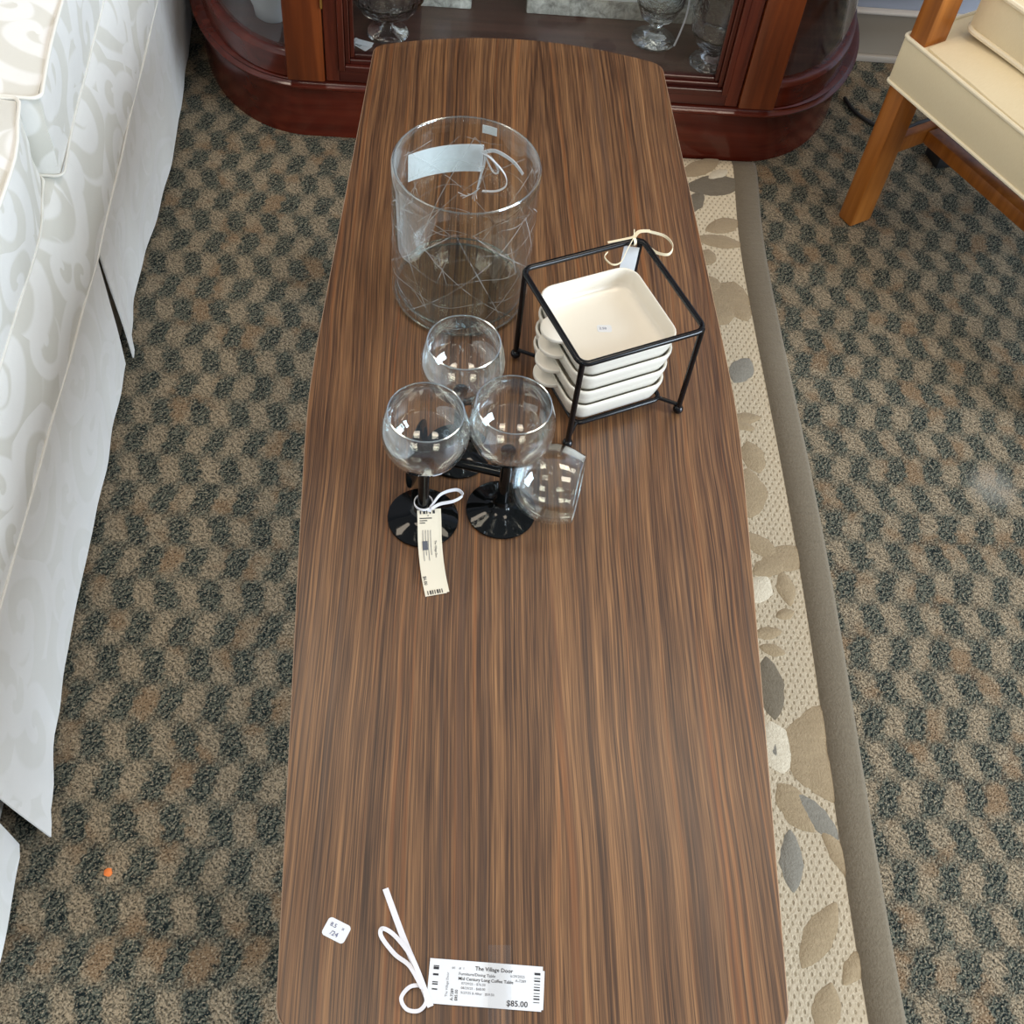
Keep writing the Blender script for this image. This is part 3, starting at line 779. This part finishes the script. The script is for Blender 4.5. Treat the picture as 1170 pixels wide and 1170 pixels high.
# ------------------------------------------------------------------ curio cabinet
CX = .05; HF = .385
def d_path(front, Rx, Ry, n=20, part='all', inset=0.0):
    P = []; Nn = []
    def arc(side):
        out = []
        for k in range(n + 1):
            a = PI / 2 * k / n
            x = CX + side * (HF + Rx * math.sin(a)); y = front + Ry - Ry * math.cos(a)
            nx, ny = side * math.sin(a) / Rx, -math.cos(a) / Ry; l = math.hypot(nx, ny)
            out.append(((x, y), (nx / l, ny / l)))
        return out
    L, R = arc(-1), arc(1)
    if part == 'left': seq = L[::-1]
    elif part == 'right': seq = R
    else: seq = L[::-1] + R
    return [s[0] for s in seq], [s[1] for s in seq]
def d_outline(front, Rx, Ry, back, n=20):
    p, _ = d_path(front, Rx, Ry, n); return p + [(p[-1][0], back), (p[0][0], back)]
cab = empty('curio_cabinet', (0, 0, 0), 0, 'dark mahogany curio cabinet with curved glass ends behind the table', 'cabinet')
BACK = 1.258
bm = bmesh.new(); add_prism(bm, d_outline(.931, .222, .318, BACK), 0.0, .106)
build('plinth', bm, M['mahog'], cab, sharp=25)
def ring_part(name, prof, front, Rx, Ry, mat, part='all', parent=None):
    p, nn = d_path(front, Rx, Ry, part=part)
    if part == 'all':
        p = [(p[0][0], BACK)] + p + [(p[-1][0], BACK)]; nn = [(-1, 0)] + nn + [(1, 0)]
    bm = bmesh.new(); add_sweep(bm, p, nn, prof)
    return build(name, bm, mat, parent or cab, sharp=28)
mould = [(-.03, .1062), (.0, .1062), (.010, .108), (.020, .112), (.026, .118), (.027, .122), (.022, .1245), (.020, .127), (.021, .1305), (.016, .133), (.006, .1345), (-.03, .1345)]
ring_part('base_moulding', mould, .926, .208, .318, M['mahog'])
railp = [(-.018, .1346), (.002, .1346), (.002, .172), (-.001, .176), (-.003, .178), (-.006, .1795), (-.018, .1795)]
for s in ('left', 'right'):
    ring_part('curved_rail', railp, .908, .212, .335, M['mahog'], s)
    ring_part('curved_glass', [(-.012, .1796), (-.009, .1796), (-.009, 1.60), (-.012, 1.60)], .908, .212, .335, M['pane'], s)
    ring_part('top_rail', [(-.018, 1.601), (.002, 1.601), (.002, 1.66), (-.018, 1.66)], .908, .212, .335, M['mahog'], s)
bm = bmesh.new(); add_prism(bm, d_outline(.925, .200, .318, BACK - .002), .1347, .170)
build('floor_board', bm, M['inside'], cab, sharp=25)
for zsh in (.62, 1.10):
    bm = bmesh.new(); add_prism(bm, d_outline(.935, .185, .30, BACK - .02), zsh, zsh + .006)
    build('glass_shelf', bm, M['pane'], cab, sharp=25)
bm = bmesh.new(); add_box(bm, CX - .60, CX + .60, BACK - .0018, BACK + .004, .1347, 1.66)
build('back_panel', bm, M['inside'], cab, smooth=False)
for s in (-1, 1):
    x0, x1 = sorted((CX + s * (HF - .036), CX + s * (HF + .026)))
    bm = bmesh.new(); add_box(bm, x0, x1, .897, .921, .1346, 1.66, bev=.003)
    build('stile', bm, M['amber'], cab)
    x0, x1 = sorted((CX + s * .588, CX + s * .600))
    bm = bmesh.new(); add_box(bm, x0, x1, 1.235, BACK - .002, .1796, 1.60)
    build('rear_post', bm, M['mahogv'], cab, smooth=False)
bm = bmesh.new(); add_prism(bm, d_outline(.90, .225, .345, BACK), 1.661, 1.70); add_prism(bm, d_outline(.885, .235, .36, BACK), 1.70, 1.74, bev=.006)
build('crown', bm, M['mahog'], cab, sharp=25)
DX0, DX1 = CX - HF + .038, CX + HF - .038
bm = bmesh.new()
def frame_bar(bm, horiz, a0, a1, c, s):
    """stepped moulding bar of the door; c = outer edge, s = direction to the opening"""
    st = [(0, .0, .898), (.0, .022, .898), (.024, .032, .902), (.034, .040, .907), (.042, .047, .911)]
    for q0, q1, yf in ((0, .022, .900), (.022, .032, .896), (.032, .040, .904), (.040, .047, .909)):
        p0, p1 = sorted((c + s * q0, c + s * q1))
        m0, m1 = (a0 + q1, a1 - q1) if horiz else (a0 + q0, a1 - q0)
        if horiz: add_box(bm, m0, m1, yf, .921, p0, p1, bev=.0012, seg=1)
        else: add_box(bm, p0, p1, yf, .921, m0, m1, bev=.0012, seg=1)
frame_bar(bm, False, .136, 1.655, DX0, 1); frame_bar(bm, False, .136, 1.655, DX1, -1)
dr = build('door', bm, M['mahogv'], cab, sharp=30)
for c_, s_ in ((.136, 1), (1.655, -1)):
    bm = bmesh.new(); frame_bar(bm, True, DX0, DX1, c_, s_)
    build('door_rail', bm, M['mahogd'], dr, sharp=30)
bm = bmesh.new(); add_box(bm, DX0 + .046, DX1 - .046, .913, .916, .1825, 1.609)
build('door_glass', bm, M['pane'], dr, smooth=False)
for zz in (.30, 1.45):
    bm = bmesh.new(); add_tube(bm, [(DX0 - .001, .895, zz - .03), (DX0 - .001, .895, zz + .03)], .0022, 8)
    build('hinge', bm, M['brass'], dr)
bm = bmesh.new(); t = bmesh.new(); bmesh.ops.create_uvsphere(t, u_segments=12, v_segments=8, radius=.011); merge(bm, t, Matrix.Translation((DX1 - .016, .889, .85)))
build('knob', bm, M['brass'], dr)

# things on the cabinet floor
ZC = .1702
def facet(k, amp): return lambda a, z: amp * abs(math.sin(a * k / 2)) - amp * .5
cp = empty('compote', (-.200, .994, ZC), 0, 'footed cut crystal compote bowl inside the cabinet at left', 'glassware')
bm = bmesh.new()
add_lathe(bm, [(0, .002), (.033, 0), (.036, .002), (.034, .005), (.016, .010), (.010, .016), (.009, .026), (.014, .032), (.020, .036)], 32)
build('foot', bm, M['crystal'], cp)
bm = bmesh.new(); add_lathe(bm, [(0, .036), (.024, .037), (.046, .048), (.060, .070), (.065, .098), (.069, .130), (.066, .131), (.062, .098), (.056, .073), (.042, .054), (0, .042)], 48, rip=facet(12, .05))
build('bowl', bm, M['crystal'], cp, sharp=15)
g1 = empty('goblet', (.256, 1.025, ZC), 0, 'tall footed crystal goblet with a hanging tag string inside the cabinet', 'glassware')
bm = bmesh.new(); add_lathe(bm, [(0, .004), (.034, 0), (.038, .002), (.0375, .005), (.024, .009), (.016, .013), (.010, .018), (.009, .026), (.012, .031), (.010, .0355)], 40)
build('foot', bm, M['crystal'], g1)
bm = bmesh.new(); add_lathe(bm, [(0, .0355), (.014, .0365), (.029, .047), (.040, .072), (.043, .105), (.041, .150), (.040, .150), (.041, .105), (.037, .075), (.026, .052), (0, .041)], 48, rip=facet(10, .03))
build('bowl', bm, M['crystal'], g1, sharp=15)
g2 = empty('goblet', (.352, .969, ZC), 0, 'wide cut crystal goblet behind the right side of the cabinet door', 'glassware')
bm = bmesh.new(); add_lathe(bm, [(0, .004), (.034, 0), (.038, .002), (.036, .006), (.020, .012), (.012, .020), (.014, .028)], 40, rip=facet(10, .05))
build('foot', bm, M['crystal'], g2, sharp=15)
bm = bmesh.new(); add_lathe(bm, [(0, .028), (.016, .029), (.034, .040), (.046, .062), (.049, .090), (.050, .094), (.0485, .098), (.050, .165), (.0485, .165), (.047, .098), (.044, .065), (.032, .045), (0, .034)], 48, rip=facet(12, .035))
build('bowl', bm, M['crystal'], g2, sharp=15)
st = empty('price_tag', (.2985, 1.004, ZC), 0, 'thin white tag string hanging beside the crystal goblet in the cabinet', 'price tag')
bm = bmesh.new(); add_strip(bm, spline([(0, 0, .11), (.001, -.004, .07), (-.004, -.006, .035), (-.010, -.008, .010)], 6), .003, (1, 0, 0), .0006)
build('ribbon', bm, M['ribbon'], st, sharp=60)
ft = empty('price_tag', (-.243, .955, ZC), math.radians(-38), 'small folded white price tag lying beside the crystal compote', 'price tag')
bm = bmesh.new(); add_box(bm, -.018, .018, -.009, .009, .0005, .0011); add_box(bm, -.010, .019, -.003, .011, .0016, .0022, Matrix.Rotation(.35, 4, 'Z'))
build('paper', bm, M['paper'], ft, smooth=False)
bm = bmesh.new()
for k in range(3): flat_rect(bm, -.012, .004, -.006 + k * .003, -.0048 + k * .003, Matrix.Identity(4), .0024 if k == 9 else .0013)
build('printed_text', bm, M['ink'], ft, smooth=False)
def picture(label, x0, x1, y, hgt, lean):
    root = empty('picture_frame', ((x0 + x1) / 2, y, ZC), 0, label, 'picture frame')
    w = (x1 - x0); T = Matrix.Rotation(-lean, 4, 'X'); bm = bmesh.new(); b = .030
    add_box(bm, -w / 2, w / 2, 0, .016, 0, b, T, .003); add_box(bm, -w / 2, w / 2, 0, .016, hgt - b, hgt, T, .003)
    add_box(bm, -w / 2, -w / 2 + b, .0005, .0155, b, hgt - b, T, .002); add_box(bm, w / 2 - b, w / 2, .0005, .0155, b, hgt - b, T, .002)
    build('frame', bm, M['silver'], root, sharp=30)
    bm = bmesh.new(); add_box(bm, -w / 2 + b, w / 2 - b, .006, .009, b, hgt - b, T)
    build('picture', bm, M['paper'], root, smooth=False)
picture('wide distressed silver picture frame standing in the cabinet behind the goblets', .036, .330, 1.078, .20, .12)
picture('smaller distressed silver picture frame standing in the cabinet left of the wide one', -.150, -.060, 1.078, .15, .12)
bm = bmesh.new(); add_lathe(bm, [(0, 0), (.026, 0), (.030, .004), (.032, .02), (.052, .08), (.070, .15), (.082, .24), (.080, .241), (.068, .15), (.049, .08), (.028, .02), (0, .012)], 40, Matrix.Translation((-.395, 1.025, ZC)))
tag(build('vase', bm, M['frost'], None), 'frosted white glass vase behind the left curved glass of the cabinet', 'vase')

# ------------------------------------------------------------------ sofa
sofa = empty('sofa', (-.90, .02, 0), 0, 'long ivory damask sofa with pleated skirt along the left side', 'sofa')
sofa_parts = []
SXF = -.572
def S(name, bm, mat, parent=None, uv=1.0, sharp=50, weld=True):
    o = build(name, bm, mat, None, sharp=sharp, uv=uv, weld=weld)
    o.parent = parent or sofa
    o.matrix_parent_inverse = Matrix.Translation(sofa.location).inverted()
    return o
Y0, Y1 = -1.195, 1.235
SP = [1.085, .375, -.335, -1.045]           # seams between the seat cushions
bm = bmesh.new(); add_box(bm, -1.44, -.632, Y0 + .01, Y1 - .01, .06, .341, bev=.01)
S('base', bm, M['damask'])
def sofa_dx(y, z):                          # the front runs slightly back towards the far end
    return -max(0.0, y - .36) * (.030 + .13 * max(0.0, min(z, .46) - .22))
def seam_dip(y): return sum(math.exp(-((y - s_) / .03) ** 2) for s_ in SP)
# front border panel: full over the skirt, rolling back under the cushions
bm = bmesh.new(); ny = 100; R = []
PROF = [(-.552, .220), (-.5505, .240), (-.5530, .262), (-.5575, .285), (-.5640, .308), (-.5710, .326), (-.5790, .337), (-.5900, .342), (-.6200, .343)]
for i in range(ny + 1):
    y = Y0 + (Y1 - Y0) * i / ny; row = []
    for x, z in PROF:
        row.append(bm.verts.new((x + sofa_dx(y, z) - .003 * seam_dip(y) * (z > .3) + .0022 * mnoise.noise(Vector((y * 9, z * 20, 1))), y, z)))
    R.append(row)
back = [[bm.verts.new((-.640, Y0 + (Y1 - Y0) * i / ny, z)) for z in (.221, .343)] for i in range(ny + 1)]
for i in range(ny):
    for k in range(len(PROF) - 1): bm.faces.new([R[i][k], R[i][k + 1], R[i + 1][k + 1], R[i + 1][k]])
    bm.faces.new([R[i][0], R[i + 1][0], back[i + 1][0], back[i][0]]); bm.faces.new([R[i][-1], back[i][1], back[i + 1][1], R[i + 1][-1]])
for i in (0, ny): bm.faces.new(R[i] + back[i][::-1])
S('front_border', bm, M['damask'])
def front_tube(x0, z, r, dip=0.0):
    bm = bmesh.new(); add_tube(bm, [(x0 + sofa_dx(y, z) + .0014 * mnoise.noise(Vector((y * 8, z, 4))) - dip * seam_dip(y), y, z) for y in [Y0 + (Y1 - Y0) * i / 140 for i in range(141)]], r, 8)
    S('piping', bm, M['welt'])
front_tube(-.5515, .2195, .0019)

def pillow(x0, x1, y0, y1, z0, z1, crown, bulge, seed=0, front=None):
    """boxed cushion: gridded box with a crowned top, full sides and small wrinkles"""
    t = bmesh.new(); bmesh.ops.create_cube(t, size=2)
    bmesh.ops.subdivide_edges(t, edges=list(t.edges), cuts=15, use_grid_fill=True)
    for v in t.verts:
        u = Vector(v.co)
        ax, ay, az = u
        # soften the corners in plan
        cx_ = (abs(ax) * abs(ay)) ** 8
        sx = (x1 - x0) / 2 * (1 - .012 * cx_); sy = (y1 - y0) / 2 * (1 - .012 * cx_)
        p = Vector(((x0 + x1) / 2 + ax * sx, (y0 + y1) / 2 + ay * sy, (z0 + z1) / 2 + az * (z1 - z0) / 2))
        if az > .99: p.z += crown * (1 - ax ** 4) * (1 - ay ** 4)
        if az < -.99: p.z -= .2 * crown * 0
        zb = 1 - az ** 2
        if abs(ax) > .99: p.x += math.copysign(bulge * zb * (1 - ay ** 6), ax)
        if abs(ay) > .99: p.y += math.copysign(min(bulge, .004) * zb * (1 - ax ** 6), ay)
        w = mnoise.noise(Vector((p.x * 11, p.y * 11 + seed, p.z * 11))) * .0025
        edge = math.exp(-((1 - abs(ay)) / .08) ** 2) if abs(ax) > .9 else 0
        w2 = mnoise.noise(Vector((p.y * 60 + seed, p.z * 25, 3))) * .006 * edge * zb
        if az > .99: p.z += w
        elif ax > .99: p.x += w + w2
        if front is not None and ax > 0: p.x += front(p.y, p.z) * ax ** 4
        v.co = p
    return t
def rim_loop(x0, x1, y0, y1, z, r, out=.0, n=6, seed=0, front=None):
    pts = []
    for x, y in rounded_rect(x1 - x0 + 2 * out, y1 - y0 + 2 * out, r, n, (x0 + x1) / 2, (y0 + y1) / 2): pts.append(Vector((x, y, z)))
    dense = []
    for i, p in enumerate(pts):
        q = pts[(i + 1) % len(pts)]; m = max(1, int((q - p).length / .03))
        for k in range(m):
            s = p.lerp(q, k / m); s.z += .0025 * mnoise.noise(Vector((s.x * 9, s.y * 9, seed))); s.x += front(s.y, s.z) * max(0, (s.x - (x0 + x1) / 2) / ((x1 - x0) / 2)) ** 4 if front else 0; dense.append(s)
    return dense
for i in range(3):
    y1, y0 = SP[i] - .002, SP[i + 1] + .002
    xf = -.572
    fr = lambda y, z, i=i, y1=y1, y0=y0: sofa_dx(y, z) - (.018 * math.exp(-((y1 - y) / .07) ** 2) if i else 0.0) + .004 * math.exp(-((y - y0) / .05) ** 2)
    bm = bmesh.new(); merge(bm, pillow(-1.17, xf, y0, y1, .3445, .460, .030, .004, seed=i * 7, front=fr))
    S('seat_cushion', bm, M['damask'])
    for zz in (.4605, .3475):
        bm = bmesh.new(); add_tube(bm, rim_loop(-1.17, xf, y0, y1, zz, .012, .0008, seed=i, front=fr), .0026 if zz > .4 else .0018, 8, True)
        S('piping', bm, M['welt'])
    # back cushion leaning on the back
    bm = bmesh.new(); merge(bm, pillow(-1.30, -1.16, y0, y1, .47, .86, .02, .03, seed=20 + i))
    S('back_cushion', bm, M['damask'])
bm = bmesh.new(); add_box(bm, -1.46, -1.31, Y0 + .02, Y1 - .02, .31, .88, bev=.03, seg=4)
S('backrest', bm, M['damask'])
for a, b in ((SP[0] + .002, Y1 - .003), (Y0 + .003, SP[3] - .002)):
    bm = bmesh.new(); add_box(bm, -1.40, -.632, a, b, .3445, .62, bev=.035, seg=5)
    S('armrest', bm, M['damask'])
# skirt panels: hem x is given along y, they flare towards a free end
HEM = [(-1.20, -.548), (-.60, -.540), (-.471, -.536), (-.364, -.541), (-.355, -.545), (-.341, -.512), (-.30, -.520), (-.203, -.535), (-.12, -.541), (-.033, -.545), (.08, -.546), (.176, -.548), (.28, -.552), (.369, -.555), (.375, -.556), (.387, -.545), (.44, -.558), (.513, -.567), (.60, -.566), (.72, -.561), (.836, -.560), (.95, -.565), (1.12, -.576), (1.24, -.584)]
def hem(y, lo, hi):
    P = [p for p in HEM if lo - 1e-6 <= p[0] <= hi + 1e-6]
    for (a, xa), (b, xb) in zip(P, P[1:]):
        if a <= y <= b:
            t = (y - a) / (b - a); t = t * t * (3 - 2 * t); return xa + (xb - xa) * t
    return P[0][1] if y < P[0][0] else P[-1][1]
def skirt(ya, yb, lo, hi, lean0=0, lean1=0):
    bm = bmesh.new(); n = max(24, int((yb - ya) / .015)); m = 10; th = .0022; F = []; B = []
    for i in range(n + 1):
        s = i / n; y = ya + (yb - ya) * s; xh = hem(y, lo, hi); fr, br = [], []
        for k in range(m + 1):
            v = k / m; z = .219 - (.219 - .006) * v
            xt = -.5525 + sofa_dx(y, .219); x = xt + (xh - xt) * (v ** 1.25) + .0022 * v * mnoise.noise(Vector((y * 14, v * 2, 5))) + .002 * math.sin(y * 23) * v * (1 - v)
            yy = y + v * (lean0 * (1 - s) ** 8 + lean1 * s ** 8)
            fr.append(bm.verts.new((x, yy, z))); br.append(bm.verts.new((x - th, yy, z)))
        F.append(fr); B.append(br)
    for G, fl in ((F, 0), (B, 1)):
        for P, Q in zip(G, G[1:]):
            for k in range(m):
                f = bm.faces.new([P[k], P[k + 1], Q[k + 1], Q[k]]); f.material_index = fl
    for i in range(n):
        bm.faces.new([F[i][0], F[i + 1][0], B[i + 1][0], B[i][0]]); bm.faces.new([F[i][m], F[i + 1][m], B[i + 1][m], B[i][m]])
    for k in range(m):
        for i in (0, n):
            bm.faces.new([F[i][k], F[i][k + 1], B[i][k + 1], B[i][k]]).material_index = 0
    return bm
S('skirt', skirt(.385, 1.236, .387, 1.24), [M['damaskflat'], M['lining']])
S('skirt', skirt(-.339, .372, -.341, .369, -.004, 0), [M['damaskflat'], M['lining']])
S('skirt', skirt(-1.196, -.352, -1.20, -.355), [M['damaskflat'], M['lining']])
for y in (.378, -.345):                     # inner pleat behind each opening
    bm = bmesh.new(); add_strip(bm, [(-.570, y - .10, .11), (-.5705, y, .11), (-.571, y + .10, .11)], .205, (0.03, 0, 1), .002)
    S('pleat_insert', bm, M['damaskflat'])

# ------------------------------------------------------------------ armchair
CHO = Vector((.592, .802, 0)); CHR = math.radians(-60)
chair = empty('armchair', CHO, CHR, 'honey oak armchair with cream upholstered seat and cushion', 'armchair')
CW, CD = .58, .56
zb, zw = .272, .352
for x0, x1 in ((.006, .040), (CW - .040, CW - .006)):
    bm = bmesh.new(); add_box(bm, x0, x1, .004, .052, 0.0, .60, bev=.004)
    build('front_leg', bm, M['oak'], chair)
    bm = bmesh.new(); Msh = Matrix(((1, 0, 0, 0), (0, 1, .12, 0), (0, 0, 1, 0), (0, 0, 0, 1)))
    add_box(bm, x0, x1, CD - .062, CD - .018, 0.0, .62, Msh @ Matrix.Identity(4), bev=.004)
    build('rear_leg', bm, M['oak'], chair)
    bm = bmesh.new(); add_box(bm, x0 + .008, x1 - .008, .0525, CD - .045, .135, .165, bev=.003)
    build('side_stretcher', bm, M['oak'], chair)
    bm = bmesh.new(); add_box(bm, x0 - .008, x1 + .008, -.02, CD + .03, .601, .628, bev=.008, seg=3)
    build('arm', bm, M['oak'], chair)
bm = bmesh.new(); add_box(bm, .0325, CW - .0325, .115, .140, .137, .163, bev=.003)
build('centre_stretcher', bm, M['oak'], chair)
def seat_rail():
    bm = bmesh.new(); add_box(bm, 0.0, CW, 0.0, CD - .065, zb, zw, bev=.007, seg=3)
    return bm
build('seat_rail', seat_rail(), M['linen'], chair)
def edge_tube(z, o, r):
    bm = bmesh.new(); add_tube(bm, [Vector((x, y, z)) for x, y in rounded_rect(CW + 2 * o, CD - .065 + 2 * o, .008, 4, CW / 2, (CD - .065) / 2)], r, 8, True); return bm
build('piping', edge_tube(zw - .001, -.001, .0034), M['linenw'], chair); build('piping', edge_tube(zb + .002, .0, .003), M['linenw'], chair)
bm = bmesh.new(); t = pillow(.044, CW - .044, .0035, CD - .075, zw + .0003, zw + .004, .026, .0)
merge(bm, t); build('seat_deck', bm, M['linen'], chair)
bm = bmesh.new(); t = pillow(.050, CW - .050, .070, CD - .07, zw + .026, zw + .096, .025, .010, seed=4)
merge(bm, t); build('seat_cushion', bm, M['linen'], chair)
for z in (zw + .027, zw + .096):
    bm = bmesh.new(); add_tube(bm, rim_loop(.050, CW - .050, .070, CD - .07, z, .02, .002, seed=9), .0042, 8, True)
    build('piping', bm, M['linenw'], chair)
bm = bmesh.new(); Mb = Matrix.Translation((0, CD - .10, .0)) @ Matrix(((1, 0, 0, 0), (0, 1, .18, 0), (0, 0, 1, 0), (0, 0, 0, 1)))
add_box(bm, .046, CW - .046, -.045, .03, .50, .92, Mb, bev=.02, seg=3)
build('backrest', bm, M['linen'], chair)

# ------------------------------------------------------------------ cord and crumb on the carpet
ad = empty('power_adapter', (.842, .975, 0), .25, 'black power adapter under the armchair, its cord looping over the carpet from the cabinet', 'power adapter')
bm = bmesh.new(); add_box(bm, -.042, .042, -.024, .024, 0.0005, .030, bev=.004)
build('housing', bm, M['cord'], ad)
bm = bmesh.new(); Mi = (Matrix.Translation((.842, .975, 0)) @ Matrix.Rotation(.25, 4, 'Z')).inverted()
add_tube(bm, [Mi @ p for p in spline([(.668, 1.135, .0045), (.678, 1.10, .0045), (.697, 1.072, .0045), (.724, 1.052, .0045), (.764, 1.048, .0045), (.807, 1.075, .0045), (.845, 1.085, .0045), (.875, 1.04, .0045), (.880, 1.005, .012), (.872, .985, .016)], 8)], .0035, 8)
build('cord', bm, M['cord'], ad)
bm = bmesh.new(); t = bmesh.new(); bmesh.ops.create_icosphere(t, subdivisions=2, radius=.0046)
for v in t.verts: v.co *= 1 + .45 * mnoise.noise(v.co * 260)
for v in t.verts: v.co.z *= .55
merge(bm, t, Matrix.Translation((-.442, -.381, .0025)))
tag(build('crumb', bm, M['orange']), 'tiny orange crumb on the carpet beside the sofa skirt', 'crumb')

# ------------------------------------------------------------------ light
w = bpy.data.worlds.new('room_light'); scene.world = w; w.use_nodes = True
w.node_tree.nodes['Background'].inputs[0].default_value = (.80, .86, .95, 1); w.node_tree.nodes['Background'].inputs[1].default_value = .46
def area(name, loc, target, sx, sy, power, col):
    l = bpy.data.lights.new(name, 'AREA'); l.shape = 'RECTANGLE'; l.size = sx; l.size_y = sy; l.energy = power; l.color = col
    o = bpy.data.objects.new(name, l); COL.objects.link(o); o.location = loc
    o.rotation_euler = (Vector(target) - Vector(loc)).to_track_quat('-Z', 'Y').to_euler(); return o
for i in (0, 1):
    for j in (0, 1):
        base = Vector((2.7, -1.75, 1.05)) + Vector((.54, .84, 0)).normalized() * (i * 1.0) + Vector((0, 0, j * .75))
        area('window_pane_light', base, base + Vector((-2.8, 1.6, -.9)), .88, .66, 49, (.74, .87, 1.0))
for x in (-1.0, .75):
    for y in (-.9, .5):
        area('ceiling_lamp', (x, y, 2.6), (x, y, 0), .6, .6, 11.5, (1.0, .86, .68))

# ------------------------------------------------------------------ camera
f0, pitch, roll, yaw = 1336.2746, 0.960532584, 0.138147155, 0.120610193
cp_, sp_ = math.cos(pitch), math.sin(pitch)
fwd = Vector((math.sin(yaw) * cp_, math.cos(yaw) * cp_, -sp_)); rgt = Vector((math.cos(yaw), -math.sin(yaw), 0)); up = rgt.cross(fwd)
r2 = math.cos(roll) * rgt + math.sin(roll) * up; u2 = -math.sin(roll) * rgt + math.cos(roll) * up
cam = bpy.data.cameras.new('camera'); co = bpy.data.objects.new('camera', cam); COL.objects.link(co)
co.matrix_world = Matrix(((r2.x, u2.x, -fwd.x, -.0952906), (r2.y, u2.y, -fwd.y, -.7997127), (r2.z, u2.z, -fwd.z, 1.3480412), (0, 0, 0, 1)))
cam.sensor_fit = 'HORIZONTAL'; cam.sensor_width = 36; cam.lens = f0 / 1170 * 36; cam.clip_start = .02
scene.camera = co
vs = scene.view_settings
vs.view_transform = 'Standard'; vs.look = 'None'; vs.gamma = 1; vs.use_curve_mapping = False; vs.exposure = 0.0
scene.cycles.transparent_max_bounces = 32
